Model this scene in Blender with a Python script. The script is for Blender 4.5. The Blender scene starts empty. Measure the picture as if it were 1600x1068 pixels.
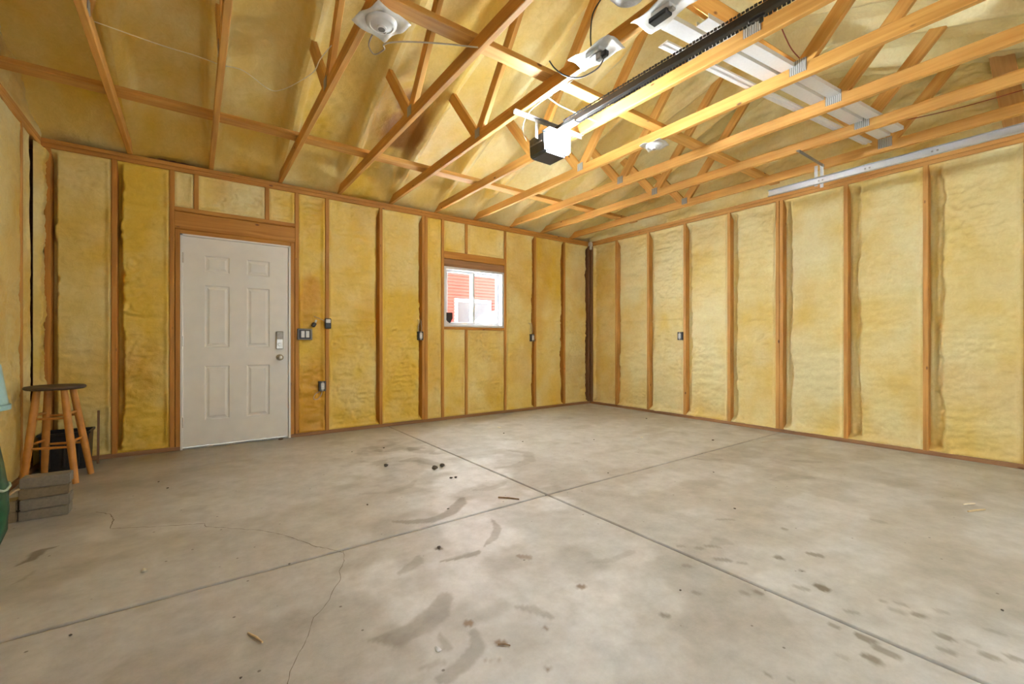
import bpy, bmesh, math, random
import numpy as np
from mathutils import Vector, Matrix
C = bpy.context.scene.collection
PI = math.pi

# ------------------------------------------------------------------ camera, light, exposure
YAW, EYE, F_PX = 0.628006, 1.03, 684.4
cam_d = bpy.data.cameras.new('camera'); cam_d.sensor_width = 36; cam_d.lens = 36*F_PX/1600
cam_d.clip_start = 0.02; cam_d.shift_y = (535.05-534)/1600
cam = bpy.data.objects.new('camera', cam_d); C.objects.link(cam)
cam.location = (0, 0, EYE); cam.rotation_euler = (PI/2, 0, -YAW)
bpy.context.scene.camera = cam
vs = bpy.context.scene.view_settings
vs.view_transform = 'Standard'; vs.look = 'None'; vs.gamma = 1; vs.use_curve_mapping = False
vs.exposure = 1.45
cy = bpy.context.scene.cycles
cy.max_bounces = 10; cy.diffuse_bounces = 6; cy.glossy_bounces = 3; cy.transmission_bounces = 6
cy.sample_clamp_indirect = 6

world = bpy.data.worlds.new('sky'); bpy.context.scene.world = world; world.use_nodes = True
wn = world.node_tree.nodes; wl = world.node_tree.links
bg = wn['Background']; bg.inputs[0].default_value = (0.86, 0.93, 1.0, 1); bg.inputs[1].default_value = 1.6

def area(name, loc, rot, sx, sy, power, col, spread=PI):
    d = bpy.data.lights.new(name, 'AREA'); d.shape = 'RECTANGLE'; d.size = sx; d.size_y = sy
    d.energy = power; d.color = col; d.spread = spread
    o = bpy.data.objects.new(name, d); C.objects.link(o); o.location = loc; o.rotation_euler = rot
    return o
# added soft fill lamp inside the closed overhead door, behind the camera
FRONT = area('added_front_fill', (2.25, -0.84, 1.05), (-PI/2, 0, PI), 4.6, 2.0, 14, (0.83, 0.95, 1.0))
YARD = area('yard_daylight', (1.35, 8.4, 2.1), (0, 0, 0), 3.0, 3.2, 19000, (0.85, 0.95, 1.0))   # open bright sky beside the neighbour's house
YARD.rotation_euler = Vector((3.3-1.35, 5.3-8.4, -0.45)).to_track_quat('-Z', 'Y').to_euler()
# portal that gathers the daylight of the sky at the window
WIN = area('window_portal', (3.19, 5.42, 1.65), (-PI/2, 0, 0), 0.97, 0.80, 1, (1, 1, 1)); WIN.data.cycles.is_portal = True

# ------------------------------------------------------------------ noise
def _hash(ix, iy, seed):
    h = (ix.astype(np.int64)*374761393 + iy.astype(np.int64)*668265263 + seed*1442695041) & 0xffffffff
    h = ((h ^ (h >> 13))*1274126177) & 0xffffffff
    h = (h ^ (h >> 16)) & 0xffffffff
    return h.astype(np.float64)/0xffffffff
def vnoise(x, y, seed=0):
    x = np.asarray(x, float); y = np.asarray(y, float)
    ix, iy = np.floor(x), np.floor(y); fx, fy = x-ix, y-iy
    fx = fx*fx*fx*(fx*(fx*6-15)+10); fy = fy*fy*fy*(fy*(fy*6-15)+10)
    a, b = _hash(ix, iy, seed), _hash(ix+1, iy, seed)
    c, d = _hash(ix, iy+1, seed), _hash(ix+1, iy+1, seed)
    return (a*(1-fx)+b*fx)*(1-fy)+(c*(1-fx)+d*fx)*fy
def fbm(x, y, seed=0, octv=4, gain=0.5):
    t = 0; a = 1; n = 0
    for k in range(octv):
        t = t + a*(vnoise(x*2**k, y*2**k, seed+17*k)*2-1); n += a; a *= gain
    return t/n
def sstep(a, b, x):
    t = np.clip((x-a)/(b-a), 0, 1); return t*t*(3-2*t)

# ------------------------------------------------------------------ materials
def new_mat(name):
    m = bpy.data.materials.new(name); m.use_nodes = True
    return m, m.node_tree.nodes, m.node_tree.links, m.node_tree.nodes['Principled BSDF']
def plain(name, col, rough=0.5, metal=0.0, bump=0.0, scale=60, var=0.08):
    m, n, l, b = new_mat(name)
    tc = n.new('ShaderNodeTexCoord'); nz = n.new('ShaderNodeTexNoise'); nz.inputs['Scale'].default_value = scale
    nz.inputs['Detail'].default_value = 4
    l.new(tc.outputs['Object'], nz.inputs['Vector'])
    r = n.new('ShaderNodeValToRGB')
    r.color_ramp.elements[0].position = 0.3; r.color_ramp.elements[1].position = 0.7
    r.color_ramp.elements[0].color = tuple(c*(1-var) for c in col)+(1,)
    r.color_ramp.elements[1].color = tuple(min(1, c*(1+var)) for c in col)+(1,)
    l.new(nz.outputs['Fac'], r.inputs[0]); l.new(r.outputs[0], b.inputs['Base Color'])
    b.inputs['Roughness'].default_value = rough; b.inputs['Metallic'].default_value = metal
    if bump:
        bp = n.new('ShaderNodeBump'); bp.inputs['Strength'].default_value = bump; bp.inputs['Distance'].default_value = 0.004
        l.new(nz.outputs['Fac'], bp.inputs['Height']); l.new(bp.outputs[0], b.inputs['Normal'])
    return m
def wood(name, c0, c1, knot=(0.16, 0.06, 0.02), rough=0.6, fine=1.0):
    m, n, l, b = new_mat(name)
    tc = n.new('ShaderNodeTexCoord'); oi = n.new('ShaderNodeObjectInfo')
    mul = n.new('ShaderNodeVectorMath'); mul.operation = 'MULTIPLY_ADD'
    cmb = n.new('ShaderNodeCombineXYZ')
    for k in range(3):
        mm = n.new('ShaderNodeMath'); mm.operation = 'MULTIPLY'; mm.inputs[1].default_value = (37.0, 11.0, 23.0)[k]
        l.new(oi.outputs['Random'], mm.inputs[0]); l.new(mm.outputs[0], cmb.inputs[k])
    mul.inputs[1].default_value = (1, 1, 1)
    l.new(tc.outputs['Object'], mul.inputs[0]); l.new(cmb.outputs[0], mul.inputs[2])
    sc = n.new('ShaderNodeVectorMath'); sc.operation = 'MULTIPLY'; sc.inputs[1].default_value = (1.6, 34*fine, 34*fine)
    l.new(mul.outputs[0], sc.inputs[0])
    nz = n.new('ShaderNodeTexNoise'); nz.inputs['Scale'].default_value = 1.0; nz.inputs['Detail'].default_value = 5
    nz.inputs['Distortion'].default_value = 0.6
    l.new(sc.outputs[0], nz.inputs['Vector'])
    big = n.new('ShaderNodeTexNoise'); big.inputs['Scale'].default_value = 2.2; big.inputs['Detail'].default_value = 3
    l.new(mul.outputs[0], big.inputs['Vector'])
    r = n.new('ShaderNodeValToRGB'); r.color_ramp.elements[0].position = 0.28; r.color_ramp.elements[1].position = 0.72
    r.color_ramp.elements[0].color = c0+(1,); r.color_ramp.elements[1].color = c1+(1,)
    l.new(nz.outputs['Fac'], r.inputs[0])
    mx = n.new('ShaderNodeMix'); mx.data_type = 'RGBA'; mx.blend_type = 'MULTIPLY'; mx.inputs[0].default_value = 0.5
    r2 = n.new('ShaderNodeValToRGB'); r2.color_ramp.elements[0].position = 0.3; r2.color_ramp.elements[1].position = 0.7
    r2.color_ramp.elements[0].color = (0.66, 0.6, 0.52, 1); r2.color_ramp.elements[1].color = (1, 1, 1, 1)
    l.new(big.outputs['Fac'], r2.inputs[0]); l.new(r.outputs[0], mx.inputs[6]); l.new(r2.outputs[0], mx.inputs[7])
    ks = n.new('ShaderNodeVectorMath'); ks.operation = 'MULTIPLY'; ks.inputs[1].default_value = (3.2, 7.5, 7.5)
    l.new(mul.outputs[0], ks.inputs[0])
    vo = n.new('ShaderNodeTexVoronoi'); vo.inputs['Scale'].default_value = 1.0
    l.new(ks.outputs[0], vo.inputs['Vector'])
    kr = n.new('ShaderNodeValToRGB'); kr.color_ramp.elements[0].position = 0.045; kr.color_ramp.elements[1].position = 0.085
    kr.color_ramp.elements[0].color = (1, 1, 1, 1); kr.color_ramp.elements[1].color = (0, 0, 0, 1)
    l.new(vo.outputs['Distance'], kr.inputs[0])
    mk = n.new('ShaderNodeMix'); mk.data_type = 'RGBA'; mk.inputs[7].default_value = knot+(1,)
    l.new(kr.outputs[0], mk.inputs[0]); l.new(mx.outputs[2], mk.inputs[6])
    l.new(mk.outputs[2], b.inputs['Base Color']); b.inputs['Roughness'].default_value = rough
    bp = n.new('ShaderNodeBump'); bp.inputs['Strength'].default_value = 0.15; bp.inputs['Distance'].default_value = 0.002
    l.new(nz.outputs['Fac'], bp.inputs['Height']); l.new(bp.outputs[0], b.inputs['Normal'])
    return m
def foam_mat():
    m, n, l, b = new_mat('spray_foam')
    at = n.new('ShaderNodeAttribute'); at.attribute_name = 'tint'
    tc = n.new('ShaderNodeTexCoord')
    nz = n.new('ShaderNodeTexNoise'); nz.inputs['Scale'].default_value = 26; nz.inputs['Detail'].default_value = 5
    nz.inputs['Distortion'].default_value = 1.2
    l.new(tc.outputs['Object'], nz.inputs['Vector'])
    n2 = n.new('ShaderNodeTexNoise'); n2.inputs['Scale'].default_value = 150; n2.inputs['Detail'].default_value = 3
    l.new(tc.outputs['Object'], n2.inputs['Vector'])
    r = n.new('ShaderNodeValToRGB'); r.color_ramp.elements[0].position = 0.3; r.color_ramp.elements[1].position = 0.7
    r.color_ramp.elements[0].color = (0.95, 0.93, 0.88, 1); r.color_ramp.elements[1].color = (1.03, 1.035, 1.05, 1)
    l.new(nz.outputs['Fac'], r.inputs[0])
    mx = n.new('ShaderNodeMix'); mx.data_type = 'RGBA'; mx.blend_type = 'MULTIPLY'; mx.inputs[0].default_value = 1
    l.new(at.outputs['Color'], mx.inputs[6]); l.new(r.outputs[0], mx.inputs[7]); l.new(mx.outputs[2], b.inputs['Base Color'])
    b.inputs['Roughness'].default_value = 0.42
    b.inputs['Specular IOR Level'].default_value = 0.35
    add = n.new('ShaderNodeMath'); add.operation = 'MULTIPLY_ADD'; add.inputs[1].default_value = 0.25
    l.new(n2.outputs['Fac'], add.inputs[0]); l.new(nz.outputs['Fac'], add.inputs[2])
    bp = n.new('ShaderNodeBump'); bp.inputs['Strength'].default_value = 0.26; bp.inputs['Distance'].default_value = 0.012
    l.new(add.outputs[0], bp.inputs['Height']); l.new(bp.outputs[0], b.inputs['Normal'])
    return m
def concrete_mat():
    m, n, l, b = new_mat('concrete')
    at = n.new('ShaderNodeAttribute'); at.attribute_name = 'tint'
    tc = n.new('ShaderNodeTexCoord')
    a = n.new('ShaderNodeTexNoise'); a.inputs['Scale'].default_value = 7; a.inputs['Detail'].default_value = 10; a.inputs['Roughness'].default_value = 0.74
    f = n.new('ShaderNodeTexNoise'); f.inputs['Scale'].default_value = 110; f.inputs['Detail'].default_value = 3
    for t in (a, f): l.new(tc.outputs['Object'], t.inputs['Vector'])
    r = n.new('ShaderNodeValToRGB'); r.color_ramp.elements[0].position = 0.3; r.color_ramp.elements[1].position = 0.7
    r.color_ramp.elements[0].color = (0.74, 0.725, 0.70, 1); r.color_ramp.elements[1].color = (1.10, 1.10, 1.10, 1)
    l.new(a.outputs['Fac'], r.inputs[0])
    mx = n.new('ShaderNodeMix'); mx.data_type = 'RGBA'; mx.blend_type = 'MULTIPLY'; mx.inputs[0].default_value = 1
    l.new(at.outputs['Color'], mx.inputs[6]); l.new(r.outputs[0], mx.inputs[7])
    # sparse dark specks
    vo = n.new('ShaderNodeTexVoronoi'); vo.inputs['Scale'].default_value = 9.0
    l.new(tc.outputs['Object'], vo.inputs['Vector'])
    kr = n.new('ShaderNodeValToRGB'); kr.color_ramp.elements[0].position = 0.035; kr.color_ramp.elements[1].position = 0.06
    kr.color_ramp.elements[0].color = (0.75, 0.75, 0.75, 1); kr.color_ramp.elements[1].color = (0, 0, 0, 1)
    l.new(vo.outputs['Distance'], kr.inputs[0])
    mk = n.new('ShaderNodeMix'); mk.data_type = 'RGBA'; mk.inputs[7].default_value = (0.10, 0.075, 0.05, 1)
    l.new(kr.outputs[0], mk.inputs[0]); l.new(mx.outputs[2], mk.inputs[6]); l.new(mk.outputs[2], b.inputs['Base Color'])
    rr = n.new('ShaderNodeMapRange'); rr.inputs['To Min'].default_value = 0.38; rr.inputs['To Max'].default_value = 0.6
    l.new(a.outputs['Fac'], rr.inputs['Value']); l.new(rr.outputs[0], b.inputs['Roughness'])
    bp = n.new('ShaderNodeBump'); bp.inputs['Strength'].default_value = 0.12; bp.inputs['Distance'].default_value = 0.003
    l.new(f.outputs['Fac'], bp.inputs['Height']); l.new(bp.outputs[0], b.inputs['Normal'])
    return m
def emit(name, col, s):
    m, n, l, b = new_mat(name)
    b.inputs['Base Color'].default_value = (0.9, 0.9, 0.9, 1)
    b.inputs['Emission Color'].default_value = col+(1,); b.inputs['Emission Strength'].default_value = s
    return m
def ribbed_metal(name):
    m, n, l, b = new_mat(name)
    tc = n.new('ShaderNodeTexCoord'); w = n.new('ShaderNodeTexWave'); w.inputs['Scale'].default_value = 26
    w.wave_profile = 'SIN'; w.inputs['Distortion'].default_value = 1.2; w.bands_direction = 'Y'
    l.new(tc.outputs['Object'], w.inputs['Vector'])
    r = n.new('ShaderNodeValToRGB'); r.color_ramp.elements[0].color = (0.20, 0.20, 0.19, 1); r.color_ramp.elements[1].color = (0.62, 0.63, 0.62, 1)
    l.new(w.outputs['Fac'], r.inputs[0]); l.new(r.outputs[0], b.inputs['Base Color'])
    b.inputs['Metallic'].default_value = 0.35; b.inputs['Roughness'].default_value = 0.5
    return m

M = {}
M['foam'] = foam_mat(); M['concrete'] = concrete_mat()
M['stud'] = wood('stud_wood', (0.52, 0.245, 0.05), (0.73, 0.40, 0.115))
M['chord'] = wood('truss_wood', (0.56, 0.27, 0.05), (0.76, 0.43, 0.115))
M['amber_stud'] = wood('amber_stud_wood', (0.42, 0.175, 0.025), (0.62, 0.30, 0.06))
M['dark_wood'] = wood('dark_and_shaded_wood', (0.16, 0.075, 0.03), (0.26, 0.13, 0.06))  # dark wood; also puts the shade into the far corner studs
M['sill_wood'] = wood('sill_wood', (0.24, 0.12, 0.055), (0.42, 0.22, 0.10))
M['stool'] = plain('stool_wood', (0.56, 0.245, 0.05), 0.45, var=0.15, scale=14)
M['seat'] = wood('seat_wood', (0.07, 0.045, 0.03), (0.13, 0.085, 0.055))
M['white_paint'] = plain('white_paint', (0.80, 0.79, 0.76), 0.42, var=0.03, scale=8)
M['white_plastic'] = plain('white_plastic', (0.78, 0.78, 0.78), 0.4, var=0.03)
M['clear_plastic'] = plain('milky_plastic', (0.72, 0.70, 0.66), 0.3, var=0.06)
M['vinyl'] = plain('vinyl', (0.66, 0.67, 0.69), 0.35, var=0.03)
M['black'] = plain('black_plastic', (0.018, 0.018, 0.02), 0.4, var=0.2)
M['rail_black'] = plain('black_rail', (0.022, 0.021, 0.02), 0.45, var=0.2)
M['charcoal'] = plain('charcoal_plastic', (0.035, 0.037, 0.042), 0.35, var=0.1)
M['grey_plastic'] = plain('grey_plastic', (0.22, 0.21, 0.20), 0.5, var=0.1)
M['galv'] = plain('galvanised_steel', (0.60, 0.62, 0.64), 0.38, 0.55, var=0.04, scale=8)
M['grey_metal'] = plain('dull_steel', (0.36, 0.35, 0.33), 0.45, 0.4, var=0.15)
M['nickel'] = plain('satin_nickel', (0.60, 0.57, 0.53), 0.28, 0.85, var=0.05)
M['alu'] = plain('white_aluminium', (0.80, 0.81, 0.83), 0.35, 0.15, var=0.03)
M['gusset'] = ribbed_metal('gusset_steel')
M['lens'] = emit('lamp_lens', (0.87, 0.955, 1.0), 260)
M['white_cable'] = plain('white_cable', (0.78, 0.72, 0.58), 0.5)
M['grey_cable'] = plain('grey_cable', (0.42, 0.36, 0.28), 0.5)
M['red_cable'] = plain('red_cable', (0.30, 0.06, 0.03), 0.5)
M['brick'] = plain('grey_brick', (0.25, 0.215, 0.165), 0.85, var=0.10, bump=0.25, scale=70)
M['brick_b'] = plain('brown_brick', (0.25, 0.185, 0.11), 0.85, var=0.10, bump=0.25, scale=70)
M['green'] = plain('green_plastic', (0.012, 0.075, 0.035), 0.35, var=0.4, scale=18)
M['green_rim'] = plain('pale_green_rim', (0.42, 0.52, 0.42), 0.5, var=0.15)
M['teal'] = plain('teal_plastic', (0.33, 0.55, 0.56), 0.35, var=0.05)
M['red_siding'] = plain('red_siding', (0.62, 0.085, 0.065), 0.6, var=0.04)
M['snow'] = plain('snow', (0.72, 0.73, 0.76), 0.8, var=0.03, bump=0.3, scale=6)
M['stone'] = plain('dark_stone', (0.10, 0.08, 0.06), 0.9, var=0.4)
M['chip'] = plain('pale_chip', (0.75, 0.70, 0.55), 0.7, var=0.1)
M['twig'] = plain('twig_wood', (0.22, 0.13, 0.06), 0.8, var=0.3)
M['straw'] = plain('straw_wood', (0.66, 0.52, 0.30), 0.7, var=0.1)
M['leaf'] = plain('dry_leaf', (0.16, 0.08, 0.03), 0.8, var=0.3)
M['crack'] = plain('crack_dirt', (0.20, 0.17, 0.13), 0.9, var=0.2)
M['joint'] = plain('joint_dirt', (0.06, 0.045, 0.03), 0.9, var=0.3)
M['ply'] = wood('plywood', (0.58, 0.33, 0.12), (0.74, 0.47, 0.20))
g, gn, gl, gb = new_mat('window_glass')
gb.inputs['Base Color'].default_value = (1, 1, 1, 1); gb.inputs['Transmission Weight'].default_value = 1
gb.inputs['Roughness'].default_value = 0.0; gb.inputs['IOR'].default_value = 1.02
M['glass'] = g
M['pane'] = plain('far_pane', (0.10, 0.11, 0.115), 0.6, var=0.1, scale=4)

# ------------------------------------------------------------------ mesh helpers
WORLD = {}
def link(o, parent=None, loc=(0, 0, 0)):
    C.objects.link(o); loc = Vector(loc); WORLD[o.name] = loc
    if parent is not None:
        o.parent = parent; o.location = loc-WORLD[parent.name]
    else: o.location = loc
    return o
def mesh_obj(name, verts, faces, mat, parent=None, loc=(0, 0, 0), smooth=False, rel=False):
    """verts in world coordinates unless rel; the origin goes to loc"""
    me = bpy.data.meshes.new(name)
    L = Vector(loc)
    v = [tuple(Vector(p)-L) for p in verts] if not rel else verts
    me.from_pydata(v, [], faces); me.materials.append(mat); me.update()
    if smooth: me.polygons.foreach_set('use_smooth', [True]*len(me.polygons))
    o = bpy.data.objects.new(name, me); return link(o, parent, loc)
def tag(o, label, cat, group=None, kind=None):
    o['label'] = label; o['category'] = cat
    if group: o['group'] = group
    if kind: o['kind'] = kind
    return o
def struct(o): o['kind'] = 'structure'; return o
def empty(name, loc):
    o = bpy.data.objects.new(name, None); o.empty_display_size = 0.05
    return link(o, None, loc)
class MB:
    def __init__(s): s.v = []; s.f = []
    def add(s, v, f):
        k = len(s.v); s.v += [tuple(p) for p in v]; s.f += [tuple(i+k for i in q) for q in f]; return s
    def box(s, x0, x1, y0, y1, z0, z1, ch=0.0, rot=None, piv=None):
        """box with chamfered edges"""
        bm = bmesh.new(); bmesh.ops.create_cube(bm, size=1)
        for v in bm.verts: v.co = Vector(((x0+x1)/2+v.co.x*(x1-x0), (y0+y1)/2+v.co.y*(y1-y0), (z0+z1)/2+v.co.z*(z1-z0)))
        if ch: bmesh.ops.bevel(bm, geom=bm.edges[:], offset=ch, segments=1, affect='EDGES')
        if rot is not None:
            p = Vector(piv or ((x0+x1)/2, (y0+y1)/2, (z0+z1)/2))
            for v in bm.verts: v.co = p+rot@(v.co-p)
        bm.verts.index_update(); s.add([v.co[:] for v in bm.verts], [[v.index for v in f.verts] for f in bm.faces]); bm.free(); return s
    def lathe(s, prof, c, axis='z', seg=20, u=None):
        """prof: (radius, height) list round an axis through c"""
        ax = {'x': Vector((1, 0, 0)), 'y': Vector((0, 1, 0)), 'z': Vector((0, 0, 1))}[axis] if isinstance(axis, str) else Vector(axis).normalized()
        a = ax.orthogonal().normalized(); b = ax.cross(a); c = Vector(c); v = []; f = []
        for r, h in prof:
            for i in range(seg):
                t = 2*PI*i/seg; v.append(c+ax*h+(a*math.cos(t)+b*math.sin(t))*max(r, 1e-4))
        for k in range(len(prof)-1):
            for i in range(seg):
                j = (i+1) % seg; f.append((k*seg+i, k*seg+j, (k+1)*seg+j, (k+1)*seg+i))
        f.append(tuple(range(seg))[::-1]); f.append(tuple((len(prof)-1)*seg+i for i in range(seg)))
        return s.add(v, f)
    def tube(s, pts, r, seg=8):
        pts = [Vector(p) for p in pts]; rr = r if isinstance(r, (list, tuple)) else [r]*len(pts); v = []; f = []; n = None
        for k, p in enumerate(pts):
            d = (pts[min(k+1, len(pts)-1)]-pts[max(k-1, 0)]).normalized()
            n = d.orthogonal().normalized() if n is None else (n-d*n.dot(d)).normalized()
            b = d.cross(n)
            for i in range(seg): t = 2*PI*i/seg; v.append(p+(n*math.cos(t)+b*math.sin(t))*rr[k])
        for k in range(len(pts)-1):
            for i in range(seg):
                j = (i+1) % seg; f.append((k*seg+i, k*seg+j, (k+1)*seg+j, (k+1)*seg+i))
        f.append(tuple(range(seg))[::-1]); f.append(tuple((len(pts)-1)*seg+i for i in range(seg)))
        return s.add(v, f)
    def build(s, name, mat, parent=None, loc=None, smooth=False):
        if loc is None:
            a = np.array(s.v); loc = tuple((a.min(0)+a.max(0))/2)
        o = mesh_obj(name, s.v, s.f, M[mat] if isinstance(mat, str) else mat, parent, loc)
        if smooth:
            o.data.polygons.foreach_set('use_smooth', [True]*len(o.data.polygons)); o.data.set_sharp_from_angle(angle=0.7)
        return o
def spline(pts, n=6):
    P = [Vector(p) for p in pts]; out = []
    for i in range(len(P)-1):
        a, b, c, d = P[max(i-1, 0)], P[i], P[i+1], P[min(i+2, len(P)-1)]
        for k in range(n):
            t = k/n; out.append(0.5*((2*b)+(c-a)*t+(2*a-5*b+4*c-d)*t*t+(3*b-a-3*c+d)*t**3))
    return out+[P[-1]]
_lum = {}
def lumber(name, p0, p1, a, b, side, mat, parent=None):
    """a plank from p0 to p1 (centre line); a = size along 'side', b = size across; grain along its length; mesh shared by equal sizes"""
    p0, p1 = Vector(p0), Vector(p1); x = (p1-p0); ln = x.length; x.normalize()
    y = Vector(side); y = (y-x*y.dot(x)).normalized(); z = x.cross(y)
    key = (round(ln, 3), round(a, 4), round(b, 4), mat)
    if key not in _lum:
        c = min(a, b)*0.09; h = ln/2; A, B = a/2, b/2
        pr = [(-A+c, -B), (A-c, -B), (A, -B+c), (A, B-c), (A-c, B), (-A+c, B), (-A, B-c), (-A, -B+c)]
        v = [(-h, p, q) for p, q in pr]+[(h, p, q) for p, q in pr]
        f = [(i, (i+1) % 8, 8+(i+1) % 8, 8+i) for i in range(8)]+[tuple(range(8))[::-1], tuple(range(8, 16))]
        me = bpy.data.meshes.new(name); me.from_pydata(v, [], f); me.materials.append(M[mat]); me.update(); _lum[key] = me
    o = bpy.data.objects.new(name, _lum[key]); link(o, parent, (p0+p1)/2)
    o.rotation_mode = 'QUATERNION'
    o.rotation_quaternion = Matrix((x, y, z)).transposed().to_quaternion()
    return o

# ------------------------------------------------------------------ foam sheets
CREAM = np.array((0.83, 0.75, 0.43)); GOLD = np.array((0.76, 0.52, 0.075)); AMBER = np.array((0.60, 0.30, 0.025))
def grid_obj(name, P, col, parent, mat='foam'):
    nu, nv = P.shape[:2]
    v = P.reshape(-1, 3); c = v.mean(0)
    idx = np.arange(nu*nv).reshape(nu, nv)
    f = np.stack([idx[:-1, :-1], idx[1:, :-1], idx[1:, 1:], idx[:-1, 1:]], -1).reshape(-1, 4)
    me = bpy.data.meshes.new(name)
    me.vertices.add(len(v)); me.vertices.foreach_set('co', (v-c).astype(np.float32).ravel())
    me.loops.add(f.size); me.loops.foreach_set('vertex_index', f.ravel().astype(np.int32))
    me.polygons.add(len(f)); me.polygons.foreach_set('loop_start', np.arange(0, f.size, 4, dtype=np.int32))
    try: me.polygons.foreach_set('loop_total', np.full(len(f), 4, dtype=np.int32))
    except Exception: pass
    me.update(calc_edges=True); me.validate()
    me.polygons.foreach_set('use_smooth', np.ones(len(f), bool))
    at = me.attributes.new('tint', 'FLOAT_COLOR', 'POINT')
    rgba = np.concatenate([np.clip(col.reshape(-1, 3), 0, 1), np.ones((len(v), 1))], 1)
    at.data.foreach_set('color', rgba.astype(np.float32).ravel())
    me.materials.append(M[mat])
    o = bpy.data.objects.new(name, me); return link(o, parent, tuple(c))
def foam_field(u, z, seed):
    """surface relief of sprayed foam (metres, + towards the room) over wall coordinates u, z"""
    d = 0.022*fbm(u*2.2+seed, z*3.0, seed, 3)
    d = d+0.016*fbm(u*2.5, z*8, seed+5, 4)
    w = sstep(-0.15, 0.35, fbm(u*1.3+9, z*1.1, seed+9, 2))
    rip = 1-np.abs(fbm(u*13+2.5*fbm(u*5, z*5, seed+2, 2), z*17, seed+11, 3))
    d = d+(0.25+w)*0.019*(rip-0.75)+0.0035*fbm(u*26, z*30, seed+21, 3)
    return d
def foam_tint(u, z, seed, base, amber=0.0):
    """colour of the foam; base 0 cream .. 1 gold; amber is the share of darker streaks"""
    n = fbm(u*1.9, z*1.5, seed+31, 3); m = fbm(u*6, z*4.5, seed+41, 3)
    t = np.clip(base+0.55*n+0.25*m, 0, 1)[..., None]
    c = CREAM*(1-t)+GOLD*t
    k = np.clip(amber*sstep(0.0, 0.55, fbm(u*2.3+4, z*1.5, seed+51, 4)), 0, 0.9)[..., None]
    return c*(1-k)+AMBER*k
def foam_panel(wall, a0, a1, z0, z1, axis, plane, out, parent, seed, base=0.5, amber=0.2, groove=0.0, gside=1, depth=0.03, step=0.0125, name='foam_panel', cap=-0.001, hline=None, gdeep=0.095, spill=0.0, scorch=0.0):
    """one bay of foam between two studs. axis 'x' or 'y' = direction of u; plane = stud face; out = sign of the direction into the wall"""
    nu = max(6, int((a1-a0)/step)); nz = max(6, int((z1-z0)/step))
    u, z = np.meshgrid(np.linspace(a0, a1, nu+1), np.linspace(z0, z1, nz+1), indexing='ij')
    d = foam_field(u, z, seed)-depth
    e = np.minimum(np.minimum(u-a0, a1-u), np.minimum(z-z0, z1-z))
    w = 0.02+0.012*fbm(z*5, u*5, seed+3, 2)
    d = d*sstep(0, 0.05, e)-0.02*(1-sstep(0, w, e))*0.9
    if groove:
        wid = groove*(1+0.35*fbm(z*3, z*0+seed, seed+7, 3)+0.12*fbm(z*14, z*0, seed+8, 2))
        g = (a1-u) if gside > 0 else (u-a0)
        d = d-gdeep*(1-sstep(wid*0.80, wid*1.03, g))*sstep(0, 0.10, z1-z)*sstep(0, 0.06, z-z0)
    if hline: d = d+0.010*np.exp(-((z-hline-0.01*fbm(u*3, u*0, seed+61, 2))/0.011)**2)-0.006*np.exp(-((z-hline-0.035)/0.02)**2)
    if scorch: d = d+scorch*sstep(1.15, 0.6, z)*0.022*(0.5-np.abs(fbm(u*5, z*12, seed+83, 3))*2)
    d = np.minimum(d, cap)
    if spill: d = d+spill*(np.exp(-((u-a1+0.13)/0.07)**2-((z-0.075)/0.055)**2)+0.5*np.exp(-((z-0.05)/0.025)**2)*(0.5+fbm(u*9, z*9, seed+71, 3)))*(0.7+1.2*fbm(u*14, z*14, seed+73, 3))
    P = np.empty(u.shape+(3,))
    if axis == 'x': P[..., 0] = u; P[..., 1] = plane-out*d; P[..., 2] = z
    else: P[..., 0] = plane-out*d; P[..., 1] = u; P[..., 2] = z
    col = foam_tint(u, z, seed, base, amber)
    if scorch:
        k = (scorch*sstep(1.15, 0.6, z+0.25*fbm(u*5, z*3, seed+81, 3)))[..., None]; col = col*(1-k)+AMBER*k
    if (axis == 'x') == (out > 0): pass
    else: P = P[:, ::-1]; col = col[:, ::-1]
    return grid_obj(name, P, col, parent)

# ------------------------------------------------------------------ the shell
YD, XR, XL, YF, ZT = 5.25, 5.46, -1.03, -0.85, 2.74
SW = 0.038
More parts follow.
